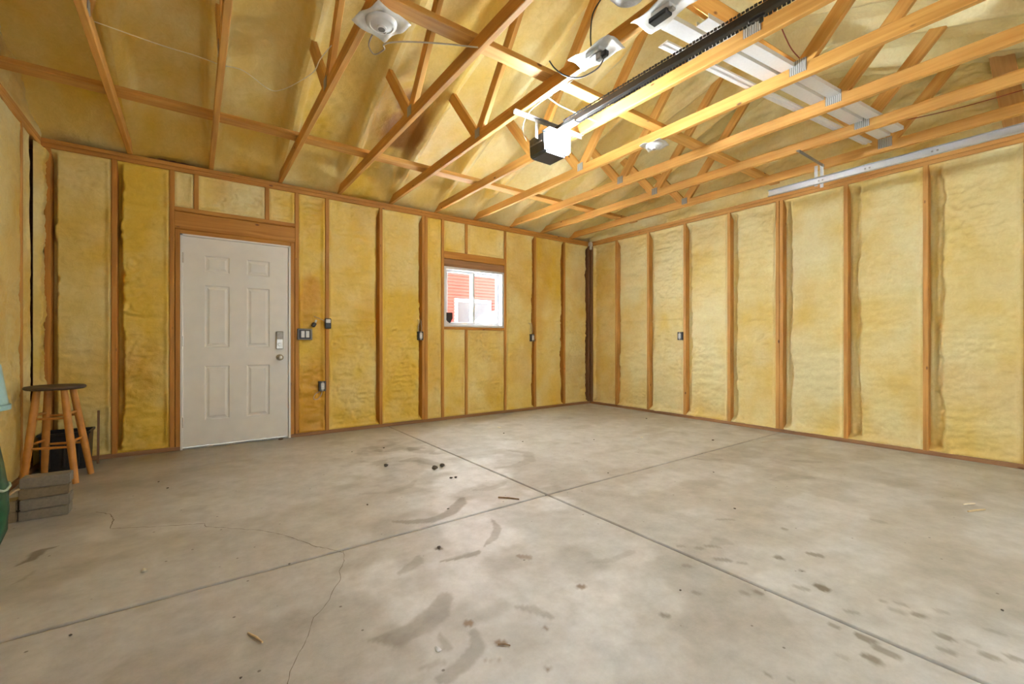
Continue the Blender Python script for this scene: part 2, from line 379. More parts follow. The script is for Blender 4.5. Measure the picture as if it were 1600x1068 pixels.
# floor: four slabs parted by the two saw cuts
JX, JY = 1.935, 2.258
STAINS = [
  ([(2.435, 0.876), (2.451, 0.839)], 0.02, 0.6, 0) ,
  ([(2.266, 0.95), (2.272, 0.937)], 0.013, 0.5, 0) ,
  ([(2.143, 0.731), (2.136, 0.715)], 0.024, 0.9, 0) ,
  ([(2.06, 0.785), (2.073, 0.763)], 0.017, 0.4, 0) ,
  ([(2.223, 0.84), (2.23, 0.827)], 0.009, 0.5, 0) ,
  ([(1.832, 0.902), (1.833, 0.89)], 0.015, 0.4, 0) ,
  ([(1.883, 0.872), (1.881, 0.856)], 0.018, 0.6, 0) ,
  ([(1.885, 0.611), (1.883, 0.593)], 0.015, 0.5, 0) ,
  ([(1.895, 0.523), (1.897, 0.495)], 0.021, 0.7, 0) ,
  ([(1.864, 0.468), (1.867, 0.433)], 0.022, 0.6, 0) ,
  ([(1.787, 0.48), (1.785, 0.456)], 0.021, 0.7, 0) ,
  ([(2.03, 0.603), (2.045, 0.578)], 0.016, 0.4, 0) ,
  ([(2.184, 0.499), (2.188, 0.484)], 0.019, 0.35, 0) ,
  ([(2.216, 0.445), (2.224, 0.431)], 0.02, 0.6, 0) ,
  ([(2.222, 0.55), (2.229, 0.538)], 0.013, 0.4, 0) ,
  ([(2.252, 0.506), (2.256, 0.487)], 0.013, 0.4, 0) ,
  ([(2.317, 0.401), (2.321, 0.382)], 0.015, 0.3, 0) ,
  ([(2.126, 0.361), (2.131, 0.341)], 0.018, 0.6, 0) ,
  ([(2.033, 0.34), (2.039, 0.321)], 0.019, 0.45, 0) ,
  ([(2.114, 0.252), (2.121, 0.228)], 0.017, 0.5, 0) ,
  ([(2.167, 0.198), (2.172, 0.181)], 0.017, 0.5, 0) ,
  ([(2.156, 0.297), (2.161, 0.279)], 0.013, 0.25, 0) ,
  ([(2.307, 0.265), (2.313, 0.232)], 0.014, 0.3, 0) ,
  ([(1.673, 1.014), (1.678, 1.006)], 0.015, 0.4, 0) ,
  ([(1.438, 0.638), (1.444, 0.63)], 0.008, 0.5, 0) ,
  ([(1.481, 0.584), (1.484, 0.58)], 0.008, 0.4, 0) ,
  ([(1.717, 0.533), (1.723, 0.518)], 0.013, 0.25, 0) ,
  ([(1.839, 1.169), (1.848, 1.152)], 0.015, 0.35, 0) ,
  ([(2.015, 1.113), (2.047, 1.077)], 0.016, 0.5, 0) ,
  ([(2.067, 1.034), (2.083, 1.015)], 0.014, 0.4, 0) ,
  ([(2.104, 1.217), (2.14, 1.175)], 0.014, 0.4, 0) ,
  ([(2.043, 1.232), (2.057, 1.216)], 0.017, 0.4, 0) ,
  ([(1.988, 1.302), (2.003, 1.284)], 0.015, 0.4, 0) ,
  ([(0.815, 1.398), (0.816, 1.396)], 0.019, 0.7, 1) ,
  ([(0.845, 1.248), (0.855, 1.235)], 0.015, 0.7, 1) ,
  ([(1.026, 1.213), (1.031, 1.208)], 0.011, 0.6, 1) ,
  ([(0.905, 1.057), (0.908, 1.054)], 0.008, 0.7, 1) ,
  ([(1.32, 1.331), (1.327, 1.324)], 0.018, 0.7, 1) ,
  ([(1.272, 1.686), (1.298, 1.658)], 0.02, 0.5, 1) ,
  ([(1.439, 1.004), (1.442, 0.991)], 0.014, 0.6, 0) ,
  ([(0.988, 1.993), (0.998, 1.981)], 0.018, 0.8, 0) ,
  ([(0.933, 2.442), (1.004, 2.38), (1.119, 2.331), (1.253, 2.363), (1.383, 2.473), (1.438, 2.545)], [0.015, 0.029, 0.036, 0.039, 0.042, 0.018], 0.5, 0) ,
  ([(0.935, 1.863), (1.022, 1.847), (1.104, 1.836), (1.144, 1.845)], [0.005, 0.019, 0.025, 0.009], 0.55, 0) ,
  ([(1.189, 1.879), (1.287, 1.934), (1.367, 2.015), (1.405, 2.134)], [0.006, 0.028, 0.024, 0.007], 0.4, 0) ,
  ([(0.745, 1.879), (0.803, 1.902), (0.851, 1.924), (0.875, 1.978)], [0.015, 0.033, 0.034, 0.011], 0.35, 0) ,
  ([(1.584, 2.633), (1.674, 2.594), (1.792, 2.615), (1.86, 2.65)], [0.014, 0.039, 0.035, 0.016], 0.25, 0) ,
  ([(2.008, 2.989), (2.176, 2.94), (2.386, 3.018), (2.523, 3.22), (2.44, 3.393)], [0.018, 0.044, 0.054, 0.051, 0.031], 0.28, 0) ,
  ([(1.465, 3.647), (1.59, 3.637), (1.648, 3.435), (1.676, 3.303)], [0.034, 0.062, 0.065, 0.031], 0.35, 0) ,
  ([(0.914, 3.02), (1.094, 2.938), (1.236, 2.965), (1.347, 3.081)], [0.01, 0.029, 0.035, 0.013], 0.2, 0) ,
  ([(1.492, 4.061), (1.661, 4.085), (1.723, 3.847), (1.831, 3.816)], [0.039, 0.064, 0.053, 0.031], 0.3, 0) ,
  ([(0.494, 1.515), (0.58, 1.468), (0.668, 1.484), (0.756, 1.526), (0.818, 1.588)], [0.014, 0.046, 0.054, 0.052, 0.038], 0.4, 0) ,
  ([(0.7, 1.396), (0.693, 1.327)], [0.008, 0.019], 0.35, 0) ,
  ([(0.803, 1.337), (0.775, 1.267), (0.711, 1.23), (0.622, 1.208)], [0.019, 0.029, 0.031, 0.025], 0.4, 0) ,
  ([(1.014, 1.38), (1.055, 1.327), (1.086, 1.25)], [0.007, 0.026, 0.016], 0.35, 0) ,
  ([(0.753, 1.209), (0.824, 1.162)], [0.004, 0.003], 0.35, 1) ,
  ([(0.573, 1.292), (0.619, 1.284), (0.655, 1.271)], [0.007, 0.016, 0.009], 0.25, 0) ,
  ([(1.49, 1.458), (1.607, 1.4), (1.749, 1.401)], [0.006, 0.023, 0.017], 0.2, 0) ,
  ([(-0.663, 2.984), (-0.626, 3.027), (-0.619, 3.11), (-0.607, 3.132), (-0.561, 3.137)], [0.006, 0.024, 0.029, 0.021, 0.006], 0.7, 0) ,
  ([(-0.632, 2.752), (-0.6, 2.799), (-0.584, 2.862)], [0.003, 0.01, 0.007], 0.3, 0) ,
  ([(3.527, 1.504), (3.742, 1.458), (3.813, 1.369)], [0.034, 0.072, 0.036], 0.25, 0) ,
  ([(4.237, 1.65), (4.312, 1.567), (4.379, 1.5)], [0.026, 0.052, 0.022], 0.3, 0) ,
  ([(3.615, 2.2), (3.666, 2.094), (3.782, 2.049)], [0.022, 0.051, 0.022], 0.3, 0) ,
  ([(2.116, 1.209), (2.217, 1.201), (2.23, 1.158)], [0.011, 0.042, 0.015], 0.25, 0) ,
  ([(2.465, 1.364), (2.539, 1.311)], [0.012, 0.016], 0.35, 0) ,
  ([(3.201, 0.83), (3.203, 0.787)], [0.02, 0.025], 0.3, 0) ,
  ([(2.646, 1.079), (2.644, 1.072)], [0.02, 0.02], 0.5, 0) ,
  ([(2.272, 0.947), (2.272, 0.942)], [0.025, 0.018], 0.6, 0) ,
  ([(4.74, 2.136), (4.959, 2.115), (5.225, 2.036)], [0.022, 0.046, 0.024], 0.25, 2) ,
]
STAIN_COL = [np.array((0.20, 0.165, 0.115)), np.array((0.20, 0.105, 0.03)), np.array((0.42, 0.30, 0.19))]
floor = MB().box(-1.3, 5.75, -1.2, 5.5, -0.30, -0.035).build('floor', 'joint'); struct(floor)
def slab(x0, x1, y0, y1, parent):
    st = 0.0125
    nx, ny = int((x1-x0)/st), int((y1-y0)/st)
    lx, ly = np.linspace(x0, x1, nx+1), np.linspace(y0, y1, ny+1)
    lx = np.sort(np.concatenate([lx, [x0+0.0015, x0+0.004, x1-0.004, x1-0.0015]])); ly = np.sort(np.concatenate([ly, [y0+0.0015, y0+0.004, y1-0.004, y1-0.0015]]))
    x, y = np.meshgrid(lx, ly, indexing='ij')
    z = 0.0015*fbm(x*1.3, y*1.3, 3, 2)
    e = np.minimum(np.minimum(x-x0, x1-x), np.minimum(y-y0, y1-y))
    edge = 1-sstep(0.0, 0.004, e); z = z-0.034*edge
    base = np.array((0.575, 0.565, 0.54)); pale = np.array((0.69, 0.69, 0.685)); tan = np.array((0.44, 0.405, 0.345))
    n1 = fbm(x*0.9, y*0.9, 71, 4); n2 = fbm(x*2.6, y*2.6, 77, 5); n3 = fbm(x*0.8+y*2.2, y*2.2-x*0.7, 79, 4)
    c = base*np.ones(x.shape+(3,))
    def over(col, k):
        nonlocal c
        k = np.clip(k, 0, 1)[..., None]; c = c*(1-k)+col*k
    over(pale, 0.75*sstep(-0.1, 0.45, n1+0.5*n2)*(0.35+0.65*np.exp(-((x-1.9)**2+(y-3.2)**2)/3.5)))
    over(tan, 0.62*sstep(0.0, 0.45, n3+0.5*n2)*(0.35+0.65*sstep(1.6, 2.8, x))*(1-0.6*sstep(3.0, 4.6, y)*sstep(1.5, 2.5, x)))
    over(tan*0.9, 0.40*sstep(0.08, 0.4, fbm(x*1.4+5, y*1.4, 87, 5)))
    # worn, dirty band along the walls and in the corner of the stool
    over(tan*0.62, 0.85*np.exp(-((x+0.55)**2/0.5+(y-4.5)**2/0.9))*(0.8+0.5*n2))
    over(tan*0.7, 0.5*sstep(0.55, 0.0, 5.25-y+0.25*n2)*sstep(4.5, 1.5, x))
    # scuffed and blotchy patch below the middle of the door wall
    over(np.array((0.22, 0.19, 0.15)), 0.85*np.exp(-((x-1.55)**2/0.16+(y-3.95)**2/0.20))*sstep(-0.05, 0.35, fbm(x*7, y*7, 83, 4)))
    over(np.array((0.30, 0.27, 0.22)), 0.35*sstep(0.12, 0.5, fbm(x*3.4, y*3.4, 91, 4)))
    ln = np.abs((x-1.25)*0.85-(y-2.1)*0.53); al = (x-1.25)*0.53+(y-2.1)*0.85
    over(np.array((0.78, 0.785, 0.79)), 0.8*sstep(-0.15, 0.35, fbm(x*3.1+3, y*3.1, 95, 5)-1.1*(ln-0.28))*sstep(-1.5, -0.6, al)*sstep(2.6, 1.2, al))  # pale scuffed streak that also paints in the floor's bright reflection
    for pts, rad, s, k in STAINS:
        rr = rad if isinstance(rad, list) else [rad]*len(pts)
        cx = [p[0] for p in pts]; cyy = [p[1] for p in pts]; m = max(rr)*1.8
        i0, i1 = np.searchsorted(x[:, 0], [min(cx)-m, max(cx)+m]); j0, j1 = np.searchsorted(y[0], [min(cyy)-m, max(cyy)+m])
        if i1-i0 < 1 or j1-j0 < 1: continue
        X, Y = x[i0:i1, j0:j1], y[i0:i1, j0:j1]; best = np.full(X.shape, 9.0)
        for (ax, ay), (bx, by), ra, rb in zip(pts[:-1], pts[1:], rr[:-1], rr[1:]):
            vx, vy = bx-ax, by-ay; t = np.clip(((X-ax)*vx+(Y-ay)*vy)/(vx*vx+vy*vy+1e-9), 0, 1)
            r = ra+(rb-ra)*t; best = np.minimum(best, np.hypot(X-ax-vx*t, Y-ay-vy*t)/r)
        best = best+0.28*fbm(X*22, Y*22, 101, 3)
        kk = (np.clip(s*1.15, 0, 1)*(1-sstep(0.75, 1.15, best)))[..., None]
        c[i0:i1, j0:j1] = c[i0:i1, j0:j1]*(1-kk)+STAIN_COL[k]*kk
    c = c*(1-0.85*edge[..., None])+np.array((0.06, 0.045, 0.03))*0.85*edge[..., None]
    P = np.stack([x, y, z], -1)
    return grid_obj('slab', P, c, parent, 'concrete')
J = 0.006
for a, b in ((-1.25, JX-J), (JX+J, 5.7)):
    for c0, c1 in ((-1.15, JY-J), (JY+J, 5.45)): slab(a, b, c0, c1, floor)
def crack(pts, w, seed):
    rnd = random.Random(seed); P = [Vector((p[0], p[1], 0)) for p in pts]; Q = []
    for a, b in zip(P[:-1], P[1:]):
        n = max(2, int((b-a).length/0.02))
        for k in range(n):
            q = a.lerp(b, k/n); q += Vector((rnd.uniform(-1, 1), rnd.uniform(-1, 1), 0))*0.004*(k > 0); Q.append(q)
    Q.append(P[-1]); v = []; f = []
    for i, q in enumerate(Q):
        d = (Q[min(i+1, len(Q)-1)]-Q[max(i-1, 0)]).normalized(); s = Vector((-d.y, d.x, 0))*w*rnd.uniform(0.35, 1)
        v += [q-s+Vector((0, 0, 0.0022)), q+s+Vector((0, 0, 0.0022))]
        if i: k = 2*i; f.append((k-2, k, k+1, k-1))
    mesh_obj('crack', v, f, M['crack'], floor, Q[len(Q)//2])
crack([(-0.482, 3.638), (-0.408, 3.547), (-0.376, 3.419), (-0.375, 3.267), (-0.183, 3.158), (0.05, 3.043)], 0.003, 1)
crack([(0.05, 3.043), (0.055, 2.986), (0.276, 2.774), (0.38, 2.628), (0.449, 2.485), (0.49, 2.384), (0.547, 2.3), (0.589, 2.228)], 0.0024, 2)
crack([(0.597, 2.245), (0.585, 2.18), (0.563, 2.117), (0.528, 2.05), (0.516, 1.98), (0.474, 1.919), (0.439, 1.848), (0.406, 1.805), (0.362, 1.763), (0.341, 1.71), (0.314, 1.646), (0.282, 1.592), (0.256, 1.54), (0.236, 1.488), (0.218, 1.426), (0.2, 1.3)], 0.0016, 3)

# --- the wall with the door and the window (plane y = 5.25)
wb = MB()
for x0, x1, z0, z1 in ((-1.2, -0.105, 0, 3.35), (-0.105, 0.847, 2.085, 3.35), (0.847, 2.70, 0, 3.35), (2.70, 3.675, 0, 1.246), (2.70, 3.675, 2.05, 3.35), (3.675, 5.62, 0, 3.35)):
    wb.box(x0, x1, 5.39, 5.47, z0, z1)
wall_back = wb.build('wall_back', 'dark_wood'); struct(wall_back)
def stud_b(xc, z0=0.038, z1=2.664, w=SW, mat='amber_stud'):
    return lumber('stud', (xc, YD+0.07, z0), (xc, YD+0.07, z1), w, 0.14, (1, 0, 0), mat, wall_back)
def plank_c(): return lumber('shim', (-0.107, YD+0.078, 2.0935), (0.849, YD+0.078, 2.0935), 0.036, 0.138, (0, 0, 1), 'amber_stud', wall_back)
for x in (-0.993, -0.576, -0.168, 0.910, 1.224, 1.843, 2.399, 2.440, 2.677, 3.695, 4.258, 4.868): stud_b(x)
for x in (-0.126, 0.868): stud_b(x, z1=2.112)
for x in (0.018, 0.625): o = stud_b(x, 2.326); o.name = 'cripple_stud'
o = stud_b(3.040, 2.262); o.name = 'cripple_stud'; o = stud_b(3.040, 0.038, 1.208); o.name = 'cripple_stud'
o = stud_b(5.430, mat='dark_wood'); o.name = 'corner_stud'  # ordinary stud coloured dark to paint in the corner's shade
def plank_b(name, x0, x1, z0, z1, mat='amber_stud', y0=YD, dep=0.14):
    return lumber(name, (x0, y0+dep/2, (z0+z1)/2), (x1, y0+dep/2, (z0+z1)/2), z1-z0, dep, (0, 0, 1), mat, wall_back)
plank_c(); plank_b('door_header', -0.149, 0.891, 2.112, 2.288); plank_b('header_plate', -0.149, 0.891, 2.288, 2.326, y0=YD-0.004)
plank_b('window_header', 2.696, 3.676, 2.060, 2.155, 'sill_wood', YD+0.006); plank_b('window_header', 2.696, 3.676, 2.158, 2.255)
plank_b('window_sill_plate', 2.696, 3.676, 1.208, 1.242)
plank_b('bottom_plate', -1.03, -0.105, 0, 0.038, 'sill_wood'); plank_b('bottom_plate', 0.847, 5.46, 0, 0.038, 'sill_wood')
plank_b('top_plate', -1.17, 5.6, 2.664, 2.701); plank_b('top_plate', -1.17, 5.6, 2.703, 2.74, y0=YD+0.002)
bays = [(-0.974, -0.595, 0.60, 0.15), (-0.557, -0.187, 0.92, 0.5), (0.929, 1.205, 0.95, 0.8), (1.243, 1.824, 0.74, 0.3), (1.862, 2.380, 0.74, 0.35),
        (2.459, 2.658, 0.68, 0.3), (3.714, 4.239, 0.62, 0.3), (4.277, 4.849, 0.66, 0.45), (4.887, 5.411, 0.48, 0.25)]
for k, (a, b, base, am) in enumerate(bays):
    foam_panel('b', a, b, 0.038, 2.664, 'x', YD, 1, wall_back, 100+k*13, base, am, groove=0.035 if k not in (2, 5) else 0.0, gside=1 if a > 0 else -1, depth=0.028, hline={3: 1.29, 7: 1.35, 8: 1.35}.get(k), scorch=0.75 if k == 2 else 0.0)
for k, (a, b, z0, z1, base) in enumerate(((-0.149, 0.0, 2.326, 2.664, 0.6), (0.037, 0.606, 2.326, 2.664, 0.45), (0.644, 0.891, 2.326, 2.664, 0.7),
        (2.696, 3.021, 2.255, 2.664, 0.55), (3.059, 3.676, 2.255, 2.664, 0.5), (2.696, 3.021, 0.038, 1.208, 0.6), (3.059, 3.676, 0.038, 1.208, 0.55))):
    foam_panel('b', a, b, z0, z1, 'x', YD, 1, wall_back, 300+k*13, base, 0.3, depth=0.03)

# --- wall on the right (plane x = 5.46)
wall_right = MB().box(5.60, 5.68, -1.0, 5.47, 0, 2.95).build('wall_right', 'dark_wood'); struct(wall_right)
RS = [4.690, 4.082, 3.482, 2.866, 2.297, 2.255, 1.640, 1.028, 0.42, -0.19, -0.80]
for y in RS: lumber('stud', (XR+0.07, y, 0.038), (XR+0.07, y, 2.664), SW, 0.14, (0, 1, 0), 'stud', wall_right)
lumber('corner_stud', (XR+0.055, 5.225, 0.038), (XR+0.055, 5.225, 2.664), SW, 0.14, (0, 1, 0), 'dark_wood', wall_right)  # dark colour stands in for the shade of the corner
for n, z0, z1, dx, mt in (('bottom_plate', 0, 0.038, -0.006, 'sill_wood'), ('top_plate', 2.664, 2.701, 0, 'stud'), ('top_plate', 2.703, 2.74, 0.002, 'stud')):
    lumber(n, (XR+0.07+dx, -0.95, (z0+z1)/2), (XR+0.07+dx, 5.25 if n == 'bottom_plate' else 5.245, (z0+z1)/2), z1-z0, 0.14, (0, 0, 1), mt, wall_right)
ys = [5.206, 4.690, 4.082, 3.482, 2.866, 2.276, 1.640, 1.028, 0.42, -0.19, -0.80]
for k in range(len(ys)-1):
    h0 = 0.040 if abs(ys[k]-2.276) < 0.01 else 0.019; h1 = 0.040 if abs(ys[k+1]-2.276) < 0.01 else 0.019
    if k == 0: h0 = 0
    gw = [0.0, 0.03, 0.045, 0.06, 0.07, 0.085, 0.10, 0.10, 0.10, 0.10][k]
    foam_panel('r', ys[k+1]+h1, ys[k]-h0, 0.038, 2.664, 'y', XR, 1, wall_right, 500+k*13, [0.45, 0.22, 0.2, 0.26, 0.22, 0.24, 0.28, 0.34, 0.35, 0.35][k], [0.3, 0.08, 0.08, 0.12, 0.12, 0.12, 0.16, 0.22, 0.2, 0.2][k],
               groove=gw*0.95, gside=1, depth=0.045, gdeep=0.068, spill=0.045, hline=1.34 if k in (1, 2) else None)

# --- wall on the left (plane x = -1.03) and the front wall with the closed door behind the camera
wall_left = MB().box(-1.25, -1.17, -1.0, 5.47, 0, 2.95).build('wall_left', 'dark_wood'); struct(wall_left)
LS = [4.765, 4.05, 3.44, 2.83, 2.22, 1.61, 1.0, 0.39, -0.22, -0.80]
for y in LS: lumber('stud', (XL-0.07, y, 0.038), (XL-0.07, y, 2.664), SW, 0.14, (0, 1, 0), 'stud', wall_left)
for n, z0, z1 in (('bottom_plate', 0, 0.038), ('top_plate', 2.664, 2.701), ('top_plate', 2.703, 2.74)):
    lumber(n, (XL-0.07, -0.95, (z0+z1)/2), (XL-0.07, 5.248, (z0+z1)/2), z1-z0, 0.14, (0, 0, 1), 'sill_wood' if z0 == 0 else 'stud', wall_left)
ly = [5.25]+LS
for k in range(5):
    if k == 0:
        foam_panel('l', 4.784, 4.99, 0.038, 2.664, 'y', XL, -1, wall_left, 700, 0.42, 0.15, depth=0.010, cap=0.0)
        foam_panel('l', 5.115, 5.36, 0.038, 2.664, 'y', XL, -1, wall_left, 707, 0.42, 0.15, depth=-0.028, cap=0.05)
    else: foam_panel('l', ly[k+1]+0.019, ly[k]-0.019, 0.038, 2.664, 'y', XL, -1, wall_left, 700+k*13, 0.45, 0.15, depth=0.012, step=0.02)
wall_front = MB().box(-1.25, -0.25, -0.99, -0.91, 0, 3.3).box(4.75, 5.68, -0.99, -0.91, 0, 3.3).box(-0.25, 4.75, -0.99, -0.91, 2.14, 3.3).build('wall_front', 'ply'); struct(wall_front)
gd = struct(empty('door_2', (2.25, -0.93, 0)))
for k in range(4): MB().box(-0.25, 4.75, -0.96, -0.915, k*0.535+0.001, (k+1)*0.535-0.001, 0.004).build('door_panel', 'white_paint', gd)

# --- roof: foam sprayed between the trusses, both slopes
RID = 2.21
def zroof(y): return 2.88+0.35*(5.30-np.maximum(y, 2*RID-y))
TX = [0.12+0.61*k+0.019 for k in range(-1, 9)]
edges = [-1.17]+TX+[5.60]
deck = MB()
for s in (1, -1):
    y0 = RID; y1 = RID+s*3.35; za, zb = 4.20, 4.20-0.35*3.35
    v = [(-1.3, y0, za), (5.75, y0, za), (5.75, y1, zb), (-1.3, y1, zb)]
    v += [(p[0], p[1], p[2]+0.05) for p in v]
    deck.add(v, [(0, 1, 2, 3), (7, 6, 5, 4), (0, 4, 5, 1), (1, 5, 6, 2), (2, 6, 7, 3), (3, 7, 4, 0)])
ceiling = deck.build('ceiling', 'ply'); struct(ceiling)
for k in range(len(edges)-1):
    for s in (1, -1):
        a, b = edges[k], edges[k+1]; st = 0.022
        nx = max(8, int((b-a)/st)); ny = int(3.2/st)
        x, t = np.meshgrid(np.linspace(a, b, nx+1), np.linspace(0, 1, ny+1), indexing='ij')
        y = RID+s*t*(3.13 if s > 0 else 3.10)
        yy = np.maximum(y, 2*RID-y); sd = 900+k*29+(5 if s < 0 else 0)
        z = zroof(y)
        rim = (2.21+3.05-yy)
        z = z-0.13*(1-sstep(0.0, 0.42, rim))
        wob = 0.03*fbm(y*1.7, y*0+k, sd, 3)
        for xe in (a, b):
            if xe < -1.1 or xe > 5.5: continue
            wid = 0.075+0.02*fbm(y*2.5, y*0+xe, 77, 2); g = np.abs(x-xe-0.02*fbm(y*1.1, y*0+xe*3, 55, 2))
            z = z-(0.12+0.04*fbm(y*2, y*0+xe*5, 66, 2))*(1-sstep(wid*0.55, wid*1.05, g))*sstep(0.05, 0.5, rim)
        mid = np.abs(x-(a+b)/2)/(b-a)*2; fade = sstep(0.0, 0.05, np.minimum(x-a, b-x))
        z = z+0.035*(1-mid**2)-0.030*fbm(x*2.2, y*1.6, 905+(s < 0)*7, 3)
        rw = sstep(-0.1, 0.4, fbm(x*1.1, y*1.1, sd+9, 2)); rip = 1-np.abs(fbm(x*12, y*12, 15+k, 3))
        z = z-fade*(0.2+rw)*0.018*(rip-0.75)-0.004*fbm(x*26, y*26, 5, 3)
        basev = 0.66-0.36*sstep(0.0, 4.6, x)-(0.30 if s < 0 else 0)  # front slope made creamier to paint in the lamplight on it
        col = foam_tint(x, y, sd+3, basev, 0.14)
        if s > 0:   # the scorched patch
            kk = 1.7*np.exp(-((x-1.76)**2/0.035+(y-4.32)**2/0.16))*sstep(-0.7, 0.1, fbm(x*6, y*6, 8, 3))
            kk = np.clip(kk, 0, 0.92)[..., None]; col = col*(1-kk)+np.array((0.26, 0.095, 0.018))*kk
        P = np.stack([x, y, z], -1)
        if s > 0: P = P[:, ::-1]; col = col[:, ::-1]
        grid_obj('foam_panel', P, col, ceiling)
# gable ends above the plates
for side, xp, out, par in (('r', 5.50, 1, wall_right), ('l', -1.075, -1, wall_left)):
    st = 0.022; ny, nz = int(6.1/st), 60
    y, t = np.meshgrid(np.linspace(-0.88, 5.27, ny+1), np.linspace(0, 1, nz+1), indexing='ij')
    top = zroof(y)+0.06; z = 2.735+(top-2.735)*t
    d = foam_field(y, z, 61)*1.8+0.035*fbm(y*0.9, z*5, 64, 3)
    d = d-0.05*sstep(0.25, 0.0, z-2.735)*0+0.03
    P = np.stack([xp-out*d, y, z], -1); col = foam_tint(y, z, 67, 0.18 if side == 'r' else 0.5, 0.10)
    if out > 0: P = P[:, ::-1]; col = col[:, ::-1]
    grid_obj('gable_foam', P, col, par)
lumber('gable_brace', (5.44, 0.56, 3.45), (5.44, 0.47, 2.76), 0.14, 0.02, (0, 1, 0), 'ply', wall_right)

# --- the entry door
door = struct(empty('door_1', (0.371, 5.27, 0)))
fr = MB().box(-0.1065, -0.088, 5.246, 5.395, 0, 2.075, 0.001).box(0.828, 0.8485, 5.246, 5.395, 0, 2.075, 0.001).box(-0.1065, 0.8485, 5.246, 5.395, 2.057, 2.075, 0.001)
fr.box(-0.095, -0.074, 5.308, 5.335, 0, 2.06, 0.002).box(0.814, 0.835, 5.308, 5.335, 0, 2.06, 0.002).box(-0.095, 0.835, 5.308, 5.335, 2.043, 2.06, 0.002)
fr.build('door_frame', 'white_paint', door)
X0, X1, Z0, Z1, YF0 = -0.086, 0.826, 0.022, 2.055, 5.262
PX = [(0.085, 0.291), (0.441, 0.648)]; PZ = [(0.27, 0.80), (0.985, 1.595), (1.725, 1.885)]
xs = [X0, PX[0][0], PX[0][1], PX[1][0], PX[1][1], X1]; zs = [Z0, PZ[0][0], PZ[0][1], PZ[1][0], PZ[1][1], PZ[2][0], PZ[2][1], Z1]
# slab = pressed face plus a body behind it
db = MB(); db.box(X0, X1, YF0+0.0125, YF0+0.044, Z0, Z1)
for i in range(5):
    for j in range(7):
        x0, x1, z0, z1 = xs[i], xs[i+1], zs[j], zs[j+1]
        if i in (1, 3) and j in (1, 3, 5):
            rings = []
            for off, dy in ((0, 0), (0.010, 0.009), (0.022, 0.009), (0.040, 0.002)):
                rings.append([(x0+off, YF0+dy, z0+off), (x1-off, YF0+dy, z0+off), (x1-off, YF0+dy, z1-off), (x0+off, YF0+dy, z1-off)])
            vv = sum(rings, []); ff = []
            for q in range(3):
                for w in range(4): ff.append((q*4+w, q*4+(w+1) % 4, (q+1)*4+(w+1) % 4, (q+1)*4+w))
            ff.append((12, 13, 14, 15)); db.add(vv, ff)
        else: db.add([(x0, YF0, z0), (x1, YF0, z0), (x1, YF0, z1), (x0, YF0, z1)], [(0, 1, 2, 3)])
db.add([(X0, YF0, Z0), (X1, YF0, Z0), (X1, YF0, Z1), (X0, YF0, Z1), (X0, YF0+0.02, Z0), (X1, YF0+0.02, Z0), (X1, YF0+0.02, Z1), (X0, YF0+0.02, Z1)], [(0, 4, 5, 1), (1, 5, 6, 2), (2, 6, 7, 3), (3, 7, 4, 0)])
leaf_ = db.build('door_leaf', 'white_paint', door)
MB().box(-0.088, 0.828, 5.255, 5.40, 0.0, 0.018, 0.003).build('threshold', 'grey_metal', door)
for z in (0.263, 1.043, 1.847):
    MB().lathe([(0.006, -0.05), (0.008, -0.048), (0.008, 0.048), (0.006, 0.05)], (-0.087, 5.252, z), 'z', 10).build('hinge', 'nickel', door)
kp = MB().box(0.708, 0.776, 5.236, 5.263, 0.962, 1.152, 0.006).build('door_lock', 'nickel', door)
kp['label'] = 'satin metal keypad deadbolt'
MB().box(0.715, 0.769, 5.231, 5.2365, 1.065, 1.146, 0.002).build('keypad_cover', 'grey_metal', kp)
MB().lathe([(0.020, 0), (0.020, 0.008), (0.016, 0.010)], (0.742, 5.237, 1.012), (0, -1, 0), 18).build('thumb_turn', 'nickel', kp)
kb = MB().lathe([(0.034, 0), (0.034, 0.006), (0.028, 0.010), (0.013, 0.014), (0.012, 0.034), (0.021, 0.040), (0.029, 0.052), (0.029, 0.062), (0.022, 0.070), (0.010, 0.073)], (0.743, 5.262, 0.873), (0, -1, 0), 22).build('door_knob', 'nickel', door, smooth=True)
kb['label'] = 'round satin metal knob'

# --- the window: white vinyl slider
win = struct(empty('window_1', (3.19, 5.36, 1.246)))
wf = MB()
for a in ((2.70, 3.675, 1.246, 1.275), (2.70, 3.675, 2.020, 2.055), (2.70, 2.735, 1.275, 2.020), (3.64, 3.675, 1.275, 2.020)): wf.box(a[0], a[1], 5.262, 5.40, a[2], a[3], 0.003)
wf.build('window_frame', 'vinyl', win)
def sash(x0, x1, y, w):
    b = MB(); z0, z1 = 1.272, 2.024
    for a in ((x0, x1, z0, z0+w), (x0, x1, z1-w, z1), (x0, x0+w, z0+w, z1-w), (x1-w, x1, z0+w, z1-w)): b.box(a[0], a[1], y, y+0.03, a[2], a[3], 0.003)
    o = b.build('window_sash', 'vinyl', win); MB().box(x0+w, x1-w, y+0.012, y+0.016, z0+w, z1-w).build('glass_pane', 'glass', o)
    return o
s1 = sash(2.735, 3.205, 5.30, 0.038); s2 = sash(3.16, 3.64, 5.345, 0.042)
MB().box(3.168, 3.180, 5.288, 5.302, 1.56, 1.66, 0.003).build('latch', 'vinyl', s1)
plank_b('window_trim', 2.697, 3.675, 2.054, 2.061, 'sill_wood', dep=0.11)

